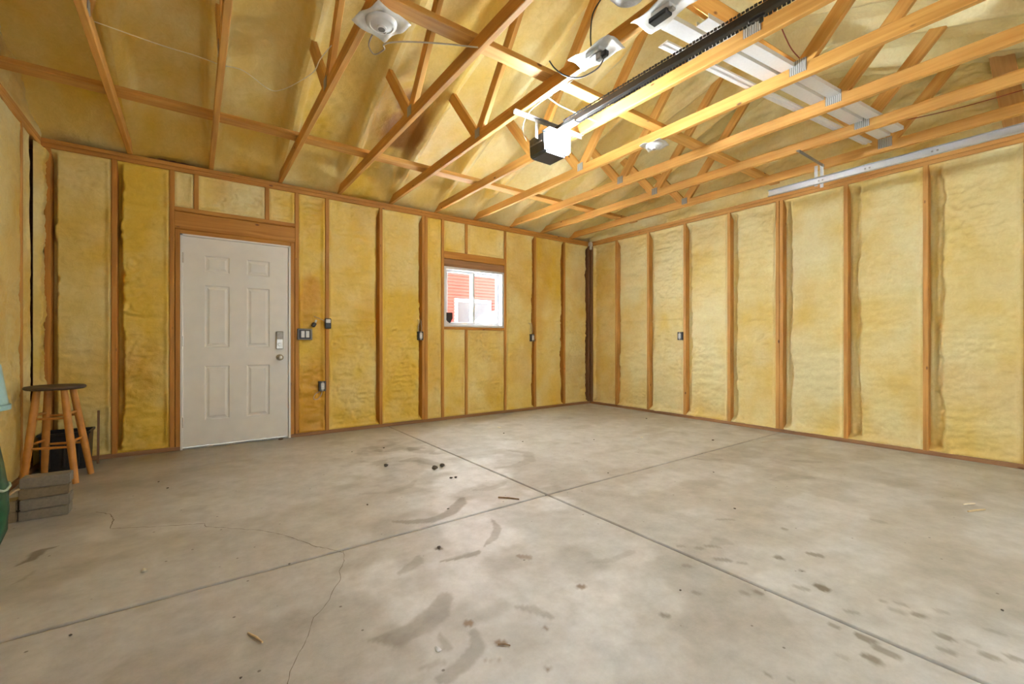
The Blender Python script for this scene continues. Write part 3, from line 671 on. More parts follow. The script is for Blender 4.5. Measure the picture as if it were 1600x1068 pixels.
# ------------------------------------------------------------------ roof trusses
TL = ['roof truss nearest the left wall, its pinkish chord sinking into the foam',
      'roof truss over the white door, its pale underside crossed by dark ink ticks',
      'roof truss carrying the large white lampholder on its plastic sheet',
      'dark sided roof truss between the lampholder truss and the one with two outlet boxes',
      'roof truss carrying the two white wrapped outlet boxes with black plugs',
      'roof truss directly above the garage door opener, bright yellow beside the black rail',
      'roof truss carrying the small round white lampholder right of the opener lamp',
      'roof truss next to the one with the small round lampholder, towards the right wall',
      'roof truss from which the steel hanger of the track starts',
      'roof truss nearest the right wall']
def truss(k):
    x = 0.12+0.61*(k-1)+SW/2
    t = empty('roof_truss', (x, 2.21, ZT)); tag(t, TL[k], 'roof truss', 'roof trusses')
    lumber('bottom_chord', (x, -0.92, ZT+0.0445), (x, 5.36, ZT+0.0445), SW, 0.089, (1, 0, 0), 'chord', t)
    for s in (1, -1):
        n = RID+s*0.99
        lumber('web', (x, n+s*0.03, ZT+0.075), (x, RID+s*1.60, ZT+0.77), SW, 0.089, (1, 0, 0), 'chord', t)
        lumber('web', (x, n-s*0.02, ZT+0.080), (x, RID+s*0.03, ZT+1.24), SW, 0.089, (1, 0, 0), 'chord', t)
        w, h = (0.075, 0.075) if s > 0 else (0.10, 0.085)
        for sx in (-1, 1):
            xx = x+sx*(SW/2+0.001)
            m = MB().box(xx-0.001, xx+0.001, n-w/2-0.01, n+w/2-0.01, ZT+0.035, ZT+0.035+h)
            for q in range(6):
                yy = n-0.01-w/2+w*(q+0.5)/6; m.box(xx+sx*0.001-0.0012, xx+sx*0.001+0.0012, yy-0.003, yy+0.003, ZT+0.04, ZT+0.03+h)
            m.build('gusset_plate', 'gusset', t)
    return t
trusses = [truss(k) for k in range(10)]
bl = lumber('lateral_brace', (-1.1, 4.245, 2.848), (5.35, 4.245, 2.848), 0.12, SW, (0, 1, 0), 'chord')
tag(bl, 'long thin board lying across the truss chords nearest the door wall', 'board', 'boards tying the trusses')
bl = lumber('lateral_brace', (0.60, 2.275, 2.848), (5.35, 2.275, 2.848), 0.10, SW, (0, 1, 0), 'chord')
tag(bl, 'long board lying across the chords above the opener, beside both white lampholders', 'board', 'boards tying the trusses')

# ------------------------------------------------------------------ garage door opener
op = empty('garage_door_opener', (2.26, 2.60, 2.48)); tag(op, 'black garage door opener with a glowing lamp, hung below the trusses', 'garage door opener')
OX0, OX1, OY0, OY1, OZ0, OZ1 = 2.135, 2.375, 2.515, 2.725, 2.475, 2.635
hb = bmesh.new(); bmesh.ops.create_cube(hb, size=1)
for v in hb.verts:
    u = 1 if v.co.z > 0 else 0.93
    v.co = Vector(((OX0+OX1)/2+v.co.x*(OX1-OX0)*u, (OY0+OY1)/2+v.co.y*(OY1-OY0), (OZ0+OZ1)/2+v.co.z*(OZ1-OZ0)))
bmesh.ops.bevel(hb, geom=hb.edges[:], offset=0.018, segments=3, affect='EDGES')
m = MB(); hb.verts.index_update(); m.add([v.co[:] for v in hb.verts], [[v.index for v in f.verts] for f in hb.faces]); hb.free()
m.build('motor_housing', 'charcoal', op, smooth=True)
for y0, y1, nm in ((2.470, 2.520, 'front'), (2.720, 2.755, 'rear')):  # second lens, at the back, is unseen and added to light the door wall
    b = bmesh.new(); bmesh.ops.create_cube(b, size=1)
    for v in b.verts: v.co = Vector(((OX0+OX1)/2+v.co.x*(0.225 if nm == 'front' else 0.11), (y0+y1)/2+v.co.y*(y1-y0), (OZ0+OZ1)/2+0.002+v.co.z*(0.145 if nm == 'front' else 0.07)))
    bmesh.ops.bevel(b, geom=b.edges[:], offset=0.02, segments=2, affect='EDGES')
    m = MB(); b.verts.index_update(); m.add([v.co[:] for v in b.verts], [[v.index for v in f.verts] for f in b.faces]); b.free()
    o = m.build('lamp_lens', 'lens', op); o['label'] = 'glowing white lamp lens' 
MB().box(2.136, 2.374, 2.468, 2.56, 2.6335, 2.6385, 0.001).build('light_block_lip', 'charcoal', op)  # added lip that blocks the lamp's upward light
# raised strip of lettering height on the side towards the door wall
for k in range(11):
    y = 2.70-0.0135*k; MB().box(OX0-0.0015, OX0+0.004, y-0.005, y+0.0035, 2.560, 2.570+0.003*(k % 3 == 0)).build('letter', 'grey_plastic', op)
rl = MB().box(2.234, 2.268, -0.80, 2.60, 2.636, 2.680, 0.003).build('rail', 'rail_black', op)
rl['label'] = 'long black rail'
MB().box(2.225, 2.275, 2.30, 2.62, 2.630, 2.648, 0.002).build('rail_socket', 'galv', op)
def chain(x, z):
    m = MB(); n = 155
    for k in range(n):
        y = -0.75+k*(3.18/n); h = 0.0065 if k % 2 else 0.0045
        m.box(x-0.003, x+0.003, y-0.0075, y+0.0075, z-h, z+h)
    return m.build('chain', 'black', op)
chain(2.228, 2.683); chain(2.290, 2.648)
tr = MB().box(2.243, 2.261, 1.0, 1.08, 2.624, 2.637, 0.003).box(2.247, 2.256, 1.01, 1.03, 2.60, 2.626, 0.002).build('trolley', 'black', op)
pb = MB().box(1.90, 2.60, 2.598, 2.601, 2.712, 2.740).box(1.90, 2.60, 2.572, 2.601, 2.737, 2.740)
for k in range(20):
    x = 1.92+k*0.034; pb.lathe([(0.005, 0), (0.005, 0.0012)], (x, 2.598, 2.726), (0, -1, 0), 8)
pb.build('hanger_bar', 'grey_metal', op)
for x in (2.118, 2.392):
    sb = MB().box(x-0.014, x+0.014, 2.594, 2.597, 2.59, 2.735)
    for k in range(5): sb.lathe([(0.004, 0), (0.004, 0.0012)], (x, 2.594, 2.61+k*0.026), (0, -1, 0), 8)
    sb.build('hanger_strap', 'grey_metal', op)
cw = MB().tube(spline([(2.10, 2.70, 2.60), (2.06, 2.69, 2.66), (2.02, 2.62, 2.71), (1.99, 2.45, 2.735), (1.995, 2.2, 2.738), (1.995, 2.05, 2.738)]), 0.003, 6); cw.build('bell_wire', 'white_cable', op)

# ------------------------------------------------------------------ fittings hung on the chords
def hat(name, x, y, w, d, parent, rot=0.0, seed=0):
    """limp milky plastic sheet wrapped up round a box"""
    rnd = random.Random(seed); n = 10; v = []; f = []; R = Matrix.Rotation(rot, 3, 'Z')
    for i in range(n+1):
        for j in range(n+1):
            u, w2 = i/n*2-1, j/n*2-1; e = max(abs(u), abs(w2))
            p = R@Vector((u*w/2, w2*d/2, 0)); v.append((x+p.x, y+p.y, ZT-0.006-0.020*max(0, e-0.5)*(1+math.sin(3.1*u+seed)*0.8+math.sin(4.3*w2-seed)*0.8)+rnd.uniform(-0.001, 0.001)))
    for i in range(n):
        for j in range(n): a = i*(n+1)+j; f.append((a, a+1, a+n+2, a+n+1))
    o = mesh_obj(name, v, f, M['clear_plastic'], parent, (x, y, ZT-0.006), smooth=True)
    o.modifiers.new('thick', 'SOLIDIFY').thickness = 0.0015
    return o
def lampholder(x, y, s, label, seed, rot):
    t = empty('lampholder', (x, y, ZT-0.06)); tag(t, label, 'lampholder', 'white lampholders on the trusses')
    hat('plastic_sheet', x, y, 0.215*s, 0.215*s, t, rot, seed)
    m = MB().lathe([(0.070*s, 0), (0.080*s, -0.006), (0.078*s, -0.016), (0.066*s, -0.026), (0.060*s, -0.027), (0.058*s, -0.022), (0.028*s, -0.034)], (x, y, ZT-0.008), 'z', 28); m.build('base', 'white_plastic', t, smooth=True)
    m = MB().lathe([(0.026*s, 0), (0.026*s, -0.010), (0.021*s, -0.012)], (x, y, ZT-0.040), 'z', 22); m.build('socket', 'white_plastic', t, smooth=True)
    MB().lathe([(0.018*s, 0), (0.018*s, -0.0012)], (x, y, ZT-0.0521), 'z', 18).build('socket_opening', 'grey_plastic', t)
    MB().lathe([(0.010*s, 0), (0.010*s, -0.006), (0.007*s, -0.008)], (x+0.030*s, y+0.036*s, ZT-0.029), 'z', 12).build('pull_chain_hole', 'grey_plastic', t)
    return t
lampholder(0.805, 2.285, 1.0, 'larger white round lampholder on a milky plastic sheet, top left above the door', 3, 0.35)
lampholder(3.195, 2.325, 0.86, 'smaller looking white round lampholder under the chord right of the opener lamp', 4, 0.2)
def outlet_box(x, y, label, seed, rot, big):
    t = empty('ceiling_outlet', (x, y, ZT-0.05)); tag(t, label, 'outlet box', 'wrapped outlet boxes on the truss')
    hat('plastic_sheet', x, y, 0.16, 0.30, t, rot, seed)
    MB().box(x-0.030, x+0.030, y-0.055, y+0.055, ZT-0.030, ZT-0.004, 0.003).build('box', 'galv' if not big else 'clear_plastic', t)
    MB().box(x-0.017, x+0.017, y-0.035, y+0.035, ZT-0.034, ZT-0.030, 0.001).build('receptacle', 'grey_metal' if not big else 'black', t)
    return t
o1 = outlet_box(1.905, 1.79, 'milky wrapped outlet box with a black plug and hanging cord', 5, 0.1, False)
MB().box(1.885, 1.922, 1.735, 1.775, ZT-0.075, ZT-0.034, 0.005).build('plug', 'grey_plastic', o1)
MB().box(1.890, 1.925, 1.700, 1.745, ZT-0.072, ZT-0.036, 0.008).build('plug', 'black', o1)
MB().tube(spline([(1.91, 1.72, 2.68), (1.93, 1.78, 2.655), (1.935, 1.86, 2.655), (1.92, 1.95, 2.665), (1.86, 2.01, 2.69), (1.80, 2.03, 2.72), (1.755, 2.03, 2.75)]), 0.0042, 7).build('cord', 'black', o1)
MB().tube(spline([(1.905, 1.82, 2.735), (1.90, 1.825, 2.84), (1.90, 1.815, 2.94), (1.90, 1.785, 2.985), (1.90, 1.70, 3.03)]), 0.0042, 7).build('cord', 'black', o1)
o2 = outlet_box(1.945, 1.36, 'milky wrapped outlet box with a broad black receptacle, at the top edge by the rail', 6, -0.1, True)
MB().box(1.905, 1.960, 1.315, 1.425, ZT-0.058, ZT-0.030, 0.006).build('plug', 'black', o2)
MB().box(1.92, 1.95, 1.290, 1.315, ZT-0.05, ZT-0.034, 0.004).build('plug_end', 'grey_metal', o2)
ds = empty('hanging_dome', (1.80, 1.47, 2.76)); tag(ds, 'dark grey dome hanging above the outlet box truss, cut by the top edge', 'dome')
MB().lathe([(0.012, 0.0), (0.05, 0.004), (0.080, 0.022), (0.098, 0.060), (0.104, 0.12), (0.100, 0.125)], (1.775, 1.44, 2.755), 'z', 28).build('shade', 'grey_metal', ds, smooth=True)
MB().lathe([(0.100, 0), (0.109, 0.002), (0.109, 0.010), (0.100, 0.012)], (1.775, 1.44, 2.81), 'z', 28).build('rim', 'clear_plastic', ds, smooth=True)
MB().lathe([(0.012, 0), (0.012, 0.62)], (1.775, 1.44, 2.91), 'z', 10).build('stem', 'grey_metal', ds)

# cables
def cable(name, pts, r, mat, label, cat='cable'): 
    o = MB().tube(spline(pts, 8), r, 6).build(name, mat, smooth=True); return tag(o, label, cat)
cable('cable', [(-0.47, 3.42, 2.86), (-0.17, 3.432, 2.85), (0.0, 3.42, 2.845), (0.141, 3.412, 2.833), (0.265, 3.412, 2.84), (0.423, 3.474, 2.80), (0.497, 3.43, 2.80), (0.577, 3.307, 2.82), (0.651, 3.166, 2.85), (0.667, 3.054, 2.88), (0.70, 2.9, 2.90)], 0.0028, 'white_cable', 'thin white cable sagging between the two leftmost trusses above the door')
cable('cable', [(0.80, 2.42, 2.735), (0.806, 2.50, 2.725), (0.854, 2.545, 2.715), (0.885, 2.47, 2.715), (0.872, 2.437, 2.72), (0.931, 2.394, 2.735), (1.053, 2.319, 2.74), (1.20, 2.24, 2.742), (1.338, 2.18, 2.748)], 0.0045, 'grey_cable', 'grey cable looping from the large lampholder to the next truss')
cable('cable', [(2.01, 2.33, 2.742), (2.15, 2.36, 2.745), (2.35, 2.37, 2.748), (2.54, 2.375, 2.752)], 0.005, 'white_cable', 'short white cable along the board behind the opener rail')
cable('cable', [(2.70, 1.17, 3.02), (2.95, 1.21, 2.96), (3.17, 1.245, 2.95), (3.4, 1.26, 2.955), (3.569, 1.275, 2.95), (3.817, 1.288, 2.95), (4.1, 1.28, 2.95), (4.416, 1.267, 2.95), (4.75, 1.18, 2.95), (4.955, 1.081, 2.95), (5.066, 0.746, 2.95), (5.101, 0.407, 2.95), (5.12, 0.1, 2.95)], 0.0035, 'red_cable', 'thin dark red cable draped across the trusses towards the right wall')

# white aluminium lengths stored on top of the chords
SD = Vector((2.61, -0.285, 0)).normalized()
def strip(p, ln, w, label, kind):
    n = Vector((-SD.y, SD.x, 0)); p = Vector(p); m = MB()
    h = 0.028
    if kind == 'channel': pr = [(0, h), (0, 0), (w, 0), (w, h), (w-0.004, h), (w-0.004, 0.004), (0.004, 0.004), (0.004, h)]
    else: pr = [(0, 0.012), (0, 0), (w*0.25, 0), (w*0.32, 0.007), (w*0.45, 0.007), (w*0.52, 0), (w*0.75, 0), (w*0.82, 0.007), (w, 0.007), (w, 0.012)]
    v = []; k = len(pr)
    for t in (0, ln):
        for a, b in pr: q = p+SD*t+n*a; v.append((q.x, q.y, q.z+b))
    m.add(v, [(i, (i+1) % k, k+(i+1) % k, k+i) for i in range(k)]+[tuple(range(k))[::-1], tuple(range(k, 2*k))])
    o = m.build('trim_strip', 'alu'); return tag(o, label, 'metal strip', 'white strips on the chords')
strip((2.293, 1.575, 2.8295), 2.66, 0.070, 'white ribbed strip on the truss chords, the one nearest the door wall', 'rib')
strip((2.16, 1.445, 2.8295), 2.75, 0.090, 'wide white channel on the truss chords, in the middle of its set', 'channel')
strip((2.31, 1.325, 2.8295), 2.55, 0.080, 'white channel on the truss chords, farthest from the door wall', 'channel')

# ------------------------------------------------------------------ overhead door track
tk = empty('door_track', (4.85, 0.7, 2.585)); tag(tk, 'galvanised horizontal garage door track below the trusses by the right wall', 'door track')
pr = [(-0.014, -0.030), (-0.006, -0.034), (0.012, -0.034), (0.016, -0.028), (0.016, 0.028), (0.012, 0.034), (-0.006, 0.034), (-0.014, 0.030), (-0.014, 0.026), (-0.006, 0.030), (0.010, 0.030), (0.012, 0.026), (0.012, -0.026), (0.010, -0.030), (-0.006, -0.030), (-0.014, -0.026)]
v = []; k = len(pr)
for y in (2.13, -0.88):
    for a, b in pr: v.append((4.85+a, y, 2.585+b))
MB().add(v, [(i, (i+1) % k, k+(i+1) % k, k+i) for i in range(k)]+[tuple(range(k)), tuple(range(k, 2*k))[::-1]]).build('track', 'galv', tk)
hb = MB().box(4.34, 4.90, 1.643, 1.646, 2.712, 2.740).box(4.34, 4.90, 1.646, 1.672, 2.737, 2.740); hb.build('hanger_angle', 'grey_metal', tk)
for y in (1.652, 1.70):
    sb = MB().box(4.866, 4.869, y-0.014, y+0.014, 2.515 if y < 1.68 else 2.54, 2.738)
    for q in range(6): sb.lathe([(0.0045, 0), (0.0045, 0.0012)], (4.866, y, 2.56+q*0.03), (-1, 0, 0), 8)
    sb.build('hanger_strap', 'galv', tk)
for y in (1.66, 1.30, 0.86):
    m = MB()
    for dy in (-0.016, 0.016): m.lathe([(0.007, 0), (0.007, 0.003), (0.004, 0.005)], (4.862, y+dy, 2.585), (-1, 0, 0), 10)
    m.build('bolt', 'grey_metal', tk)

# ------------------------------------------------------------------ electrical fittings on the walls
def outlet(x, y, z, nrm, label, dark=True):
    t = empty('wall_outlet', (x, y, z-0.055)); tag(t, label, 'outlet', 'outlet boxes on the studs')
    b = MB(); c = MB(); s = MB()
    if nrm == 'y':
        b.box(x-0.037, x+0.037, y-0.018, y+0.05, z-0.056, z+0.056, 0.004); c.box(x-0.017, x+0.017, y-0.026, y-0.016, z-0.034, z+0.034, 0.003)
        s.box(x-0.011, x+0.011, y-0.028, y-0.0255, z+0.008, z+0.028, 0.001).box(x-0.011, x+0.011, y-0.028, y-0.0255, z-0.028, z-0.008, 0.001)
        e = MB().box(x-0.012, x+0.012, y-0.020, y-0.017, z-0.052, z+0.052, 0.001)
    else:
        b.box(x-0.018, x+0.05, y-0.037, y+0.037, z-0.056, z+0.056, 0.004); c.box(x-0.026, x-0.016, y-0.017, y+0.017, z-0.034, z+0.034, 0.003)
        s.box(x-0.028, x-0.0255, y-0.011, y+0.011, z+0.008, z+0.028, 0.001).box(x-0.028, x-0.0255, y-0.011, y+0.011, z-0.028, z-0.008, 0.001)
        e = MB().box(x-0.020, x-0.017, y-0.012, y+0.012, z-0.052, z+0.052, 0.001)
    b.build('box', 'charcoal' if dark else 'grey_metal', t); e.build('yoke', 'grey_metal', t); c.build('receptacle', 'white_plastic', t); s.build('sockets', 'vinyl', t)
    return t
outlet(2.355, YD, 1.118, 'y', 'black boxed white outlet left of the window')
outlet(4.193, YD, 1.105, 'y', 'black boxed white outlet on the door wall between window and far corner')
o = outlet(1.170, YD, 0.54, 'y', 'low white outlet on the door wall below the opener button')
MB().tube(spline([(1.165, 5.235, 0.485), (1.15, 5.225, 0.44), (1.11, 5.222, 0.40), (1.075, 5.224, 0.41), (1.09, 5.228, 0.455), (1.13, 5.232, 0.48)]), 0.004, 6).build('cable_loop', 'grey_cable', o)
outlet(XR, 3.545, 1.122, 'x', 'metal boxed outlet on the right wall')
for x in (2.335, 4.17):
    pass
sw = empty('light_switch', (0.985, YD, 1.07)); tag(sw, 'double rocker switch in a dark box beside the white door', 'light switch')
MB().box(0.912, 1.062, 5.222, 5.29, 1.060, 1.184, 0.005).build('box', 'grey_plastic', sw)
MB().box(0.928, 1.046, 5.216, 5.224, 1.072, 1.172, 0.003).build('mounting_plate', 'charcoal', sw)
for x in (0.962, 1.010): MB().box(x-0.017, x+0.017, 5.207, 5.218, 1.086, 1.158, 0.003).build('rocker', 'white_plastic', sw)
bt = empty('opener_button', (1.228, YD, 1.20)); tag(bt, 'black wall button of the door opener with a pale top, on a stud', 'wall button')
MB().box(1.194, 1.262, 5.228, 5.25, 1.188, 1.305, 0.006).build('housing', 'black', bt)
MB().box(1.203, 1.253, 5.222, 5.230, 1.252, 1.295, 0.003).build('push_bar', 'white_plastic', bt)
MB().box(1.205, 1.250, 5.224, 5.230, 1.205, 1.240, 0.003).build('lower_button', 'charcoal', bt)
MB().tube(spline([(1.20, 5.24, 1.27), (1.16, 5.236, 1.29), (1.11, 5.235, 1.31), (1.08, 5.24, 1.325)]), 0.0035, 6).build('wire', 'grey_cable', bt)
wn_ = empty('wire_connector', (1.085, YD, 1.22)); tag(wn_, 'small black connector with a pale tip on the foam above the switch', 'connector')
MB().box(1.060, 1.098, 5.212, 5.27, 1.205, 1.252, 0.006, Matrix.Rotation(0.5, 3, 'Y')).build('body', 'black', wn_); MB().box(1.088, 1.106, 5.214, 5.24, 1.252, 1.285, 0.004, Matrix.Rotation(0.3, 3, 'Y')).build('tip', 'white_plastic', wn_)
for xx, lb in ((2.345, 'pair of tan wires rising from the outlet left of the window'), (4.165, 'pair of tan wires rising from the outlet right of the window')):
    m = MB()
    for dx in (-0.018, 0.018): m.tube(spline([(xx+dx, 5.24, 1.175), (xx+dx*1.3, 5.236, 1.22), (xx+dx*0.8, 5.236, 1.27), (xx+dx*0.9, 5.245, 1.31), (xx+dx*0.9, 5.285, 1.33)]), 0.004, 6)
    tag(m.build('outlet_wires', 'grey_cable'), lb, 'wires')
cp = MB().box(5.395, 5.455, 5.185, 5.245, 2.655, 2.725, 0.008, Matrix.Rotation(0.4, 3, 'Z')).box(5.41, 5.44, 5.19, 5.23, 2.60, 2.656, 0.006).build('corner_cap', 'clear_plastic')
tag(cp, 'small off-white cap at the top of the dark far corner stud', 'cap')
m = MB(); v = [(2.737, 1.436), (2.842, 1.441), (2.845, 1.36), (2.815, 1.305), (2.80, 1.295), (2.765, 1.32), (2.737, 1.36)]
k = len(v); m.add([(a, 5.290, b) for a, b in v]+[(a, 5.298, b) for a, b in v], [tuple(range(k)), tuple(range(k, 2*k))[::-1]]+[(i, k+i, k+(i+1) % k, (i+1) % k) for i in range(k)])
tag(m.build('black_patch', 'black'), 'small black pointed piece in the lower corner of the window', 'patch')

# ------------------------------------------------------------------ outside the window
hs = empty('neighbour_house', (6.9, 11.6, 0)); tag(hs, 'red sided house with a white framed window, outside the slider', 'house')
hw = MB().box(2.0, 12.0, 11.53, 11.75, 0, 5.6).build('house_wall', 'red_siding', hs)
for k in range(60):
    z = 0.03+0.0935*k
    for a, b in ((2.0, 6.26), (7.51, 12.0)) if 1.40 < z < 2.34 else ((2.0, 12.0),):
        m = MB(); m.add([(a, 11.478, z), (b, 11.478, z), (b, 11.525, z+0.0935), (a, 11.525, z+0.0935), (a, 11.53, z), (b, 11.53, z), (b, 11.53, z+0.0935), (a, 11.53, z+0.0935)], [(0, 1, 2, 3), (0, 4, 5, 1), (3, 2, 6, 7), (0, 3, 7, 4), (1, 5, 6, 2)])
        m.build('siding_board', 'red_siding', hw)
fw = MB()
for a in ((6.24, 7.53, 2.24, 2.345), (6.24, 7.53, 1.38, 1.47), (6.24, 6.345, 1.47, 2.24), (7.42, 7.53, 1.47, 2.24)): fw.box(a[0], a[1], 11.46, 11.54, a[2], a[3], 0.008)
fw = fw.build('window_frame', 'vinyl', hs)
MB().box(6.345, 7.42, 11.50, 11.52, 1.47, 2.24).build('window_pane', 'pane', fw)
nx, ny = 60, 24
x, y = np.meshgrid(np.linspace(3.5, 9.5, nx+1), np.linspace(8.6, 10.6, ny+1), indexing='ij')
z = (1.50+0.30*sstep(5.6, 6.6, x)+0.10*fbm(x*1.7, y*1.7, 5, 3))*sstep(8.6, 9.4, y)*sstep(10.7, 10.0, y)+0.02
sn = grid_obj('snow_bank', np.stack([x, y, z], -1), np.ones(x.shape+(3,))*0.88, None, 'snow'); tag(sn, 'bright white bank outside the window in front of the red siding', 'snow bank')
gr = MB().box(-2, 14, 5.48, 16, -0.32, -0.02).build('ground', 'snow'); struct(gr)
dr = MB().box(-6, 12, -9, -1.2, -0.32, -0.04).build('driveway', 'concrete'); struct(dr)
at = dr.data.attributes.new('tint', 'FLOAT_COLOR', 'POINT'); at.data.foreach_set('color', [0.5, 0.48, 0.45, 1]*len(dr.data.vertices))

# ------------------------------------------------------------------ stool, bricks and the things in the left corner
st = empty('stool', (-0.835, 4.66, 0)); tag(st, 'round wooden stool with dark seat and orange splayed legs in the corner', 'stool')
SC = Vector((-0.838, 4.66, 0))
MB().lathe([(0.10, 0.682), (0.155, 0.683), (0.166, 0.690), (0.168, 0.700), (0.162, 0.708), (0.145, 0.711), (0.05, 0.707)], SC, 'z', 40).build('seat', 'seat', st, smooth=True)
feet = [Vector((-0.985, 4.56, 0)), Vector((-0.70, 4.47, 0)), Vector((-0.655, 4.74, 0)), Vector((-0.93, 4.83, 0))]
mean = sum(feet, Vector())/4
tops = [SC+(f-mean)*0.52+Vector((0, 0, 0.684)) for f in feet]
legs = []
for f, t in zip(feet, tops):
    pts = [f.lerp(t, k/6) for k in range(7)]; rr = [0.019, 0.021, 0.0225, 0.023, 0.023, 0.022, 0.020]
    MB().tube(pts, rr, 14).build('leg', 'stool', st, smooth=True); legs.append((f, t))
def rung(i, j, h):
    a = legs[i][0].lerp(legs[i][1], h/0.684); b = legs[j][0].lerp(legs[j][1], h/0.684)
    MB().tube([a.lerp(b, k/4) for k in range(5)], [0.007, 0.009, 0.010, 0.009, 0.007], 10).build('rung', 'stool', st, smooth=True)
for (i, j), h1, h2 in (((0, 1), 0.265, 0.475), ((1, 2), 0.30, 0.505), ((2, 3), 0.255, 0.475), ((3, 0), 0.29, 0.50)): rung(i, j, h1); rung(i, j, h2)

def brick(x0, x1, y0, y1, z0, z1, mat, label, rz):
    c = ((x0+x1)/2, (y0+y1)/2, z0); m = MB()
    b = bmesh.new(); bmesh.ops.create_cube(b, size=1)
    for v in b.verts: v.co = Vector((v.co.x*(x1-x0), v.co.y*(y1-y0), (v.co.z+0.5)*(z1-z0)))
    bmesh.ops.bevel(b, geom=b.edges[:], offset=0.005, segments=2, affect='EDGES')
    R = Matrix.Rotation(rz, 3, 'Z'); b.verts.index_update()
    m.add([(Vector(c)+R@v.co)[:] for v in b.verts], [[v.index for v in f.verts] for f in b.faces]); b.free()
    tag(m.build('paver_brick', mat, None, c), label, 'brick', 'bricks stacked by the stool')
H = 0.0618
names = ['grey brick at the bottom of the four high stack by the stool', 'second grey brick up in the four high stack by the stool', 'browner third brick up in the four high stack by the stool', 'topmost grey brick of the stack by the stool']
for k in range(4): brick(-0.817+0.005*(k % 2), -0.609+0.005*(k % 2), 3.692+0.004*((k+1) % 2), 3.795, k*H, (k+1)*H-0.0015, ['brick', 'brick', 'brick_b', 'brick'][k], names[k], 0.02*((k*7) % 3-1))
for k in range(2): brick(-1.01, -0.822, 3.70, 3.80, k*H, (k+1)*H-0.0006, 'brick_b', ['lower brown brick beside the grey stack, behind the green bag', 'upper brown brick beside the grey stack, behind the green bag'][k], 0.006*(k*2-1))

# black tote behind the stool
bt = empty('black_tote', (-0.85, 5.08, 0)); tag(bt, 'black plastic tote on the floor behind the stool', 'tote')
b = bmesh.new(); bmesh.ops.create_cube(b, size=1)
for v in b.verts:
    u = 1.0 if v.co.z > 0 else 0.88; v.co = Vector((-0.845+v.co.x*0.29*u, 5.07+v.co.y*0.22*u, 0.15+v.co.z*0.30))
b.faces.ensure_lookup_table(); top = max(b.faces, key=lambda f: f.calc_center_median().z)
bmesh.ops.inset_region(b, faces=[top], thickness=0.012); bmesh.ops.translate(b, verts=top.verts[:], vec=(0, 0, -0.26))
bmesh.ops.bevel(b, geom=b.edges[:], offset=0.005, segments=2, affect='EDGES'); b.verts.index_update()
MB().add([v.co[:] for v in b.verts], [[v.index for v in f.verts] for f in b.faces]).build('tub', 'black', bt); b.free()
rm = MB(); 
for a in ((-1.0, -0.69, 4.950, 4.964), (-1.0, -0.69, 5.176, 5.190), (-1.0, -0.986, 4.964, 5.176), (-0.704, -0.69, 4.964, 5.176)): rm.box(a[0], a[1], a[2], a[3], 0.285, 0.305, 0.003)
rm.build('rim', 'black', bt)
for x in (-0.93, -0.845, -0.76): MB().box(x-0.006, x+0.006, 4.956, 4.975, 0.03, 0.285, 0.002, Matrix.Rotation(-0.05, 3, 'X')).build('rib', 'black', bt)
sk = lumber('wooden_stake', (-0.660, 5.08, 0.004), (-0.672, 5.20, 0.44), 0.016, 0.012, (1, 0, 0), 'dark_wood'); tag(sk, 'thin dark stake leaning on the wall right of the black tote', 'stake')

# green bag and teal bucket at the left edge
gb_ = empty('green_bag', (-0.93, 3.20, 0)); tag(gb_, 'dark green plastic bag with a pale ragged edge, cut by the left edge', 'bag')
m = []; prof = [(0.02, 0.10), (0.10, 0.128), (0.20, 0.138), (0.32, 0.138), (0.43, 0.125), (0.52, 0.105), (0.575, 0.085)]
v = []; f = []; seg = 36
for z, r in prof:
    for i in range(seg):
        t = 2*PI*i/seg; rr = r*(1+0.05*math.sin(5*t+z*9)+0.03*math.sin(11*t-z*17)); v.append((-0.885+rr*math.cos(t), 3.22+rr*1.25*math.sin(t), z))
for k in range(len(prof)-1):
    for i in range(seg): j = (i+1) % seg; f.append((k*seg+i, k*seg+j, (k+1)*seg+j, (k+1)*seg+i))
f.append(tuple(range(seg))[::-1])
mesh_obj('sack', v, f, M['green'], gb_, (-0.885, 3.22, 0.3), smooth=True)
for k, z0 in ((6, 0.575), (3, 0.32)):
    pts = []
    for i in range(seg+1):
        t = 2*PI*i/seg; z, r = prof[k]; rr = (r+0.004)*(1+0.05*math.sin(5*t+z*9)+0.03*math.sin(11*t-z*17)); pts.append((-0.885+rr*math.cos(t), 3.22+rr*1.25*math.sin(t), z+0.012*math.sin(7*t)))
    MB().tube(pts, 0.006, 8).build('rim', 'green_rim', gb_, smooth=True)
tb = empty('teal_bucket', (-0.88, 3.0, 0.72)); tag(tb, 'pale teal plastic bucket hung upside down on the left wall, cut by the left edge', 'bucket')
MB().lathe([(0.075, 0.225), (0.098, 0.220), (0.105, 0.205), (0.128, 0.03), (0.120, 0.03), (0.095, 0.19)], (-0.822, 3.0, 0.72), 'z', 36).build('body', 'teal', tb, smooth=True)
MB().lathe([(0.127, 0.0), (0.136, 0.003), (0.136, 0.024), (0.127, 0.03)], (-0.822, 3.0, 0.72), 'z', 36).build('rim', 'teal', tb, smooth=True)
MB().tube(spline([(-0.822, 3.0, 0.945), (-0.86, 3.0, 0.965), (-0.95, 3.0, 0.97), (-1.06, 3.0, 0.965)]), 0.005, 8).build('hook', 'grey_metal', tb)

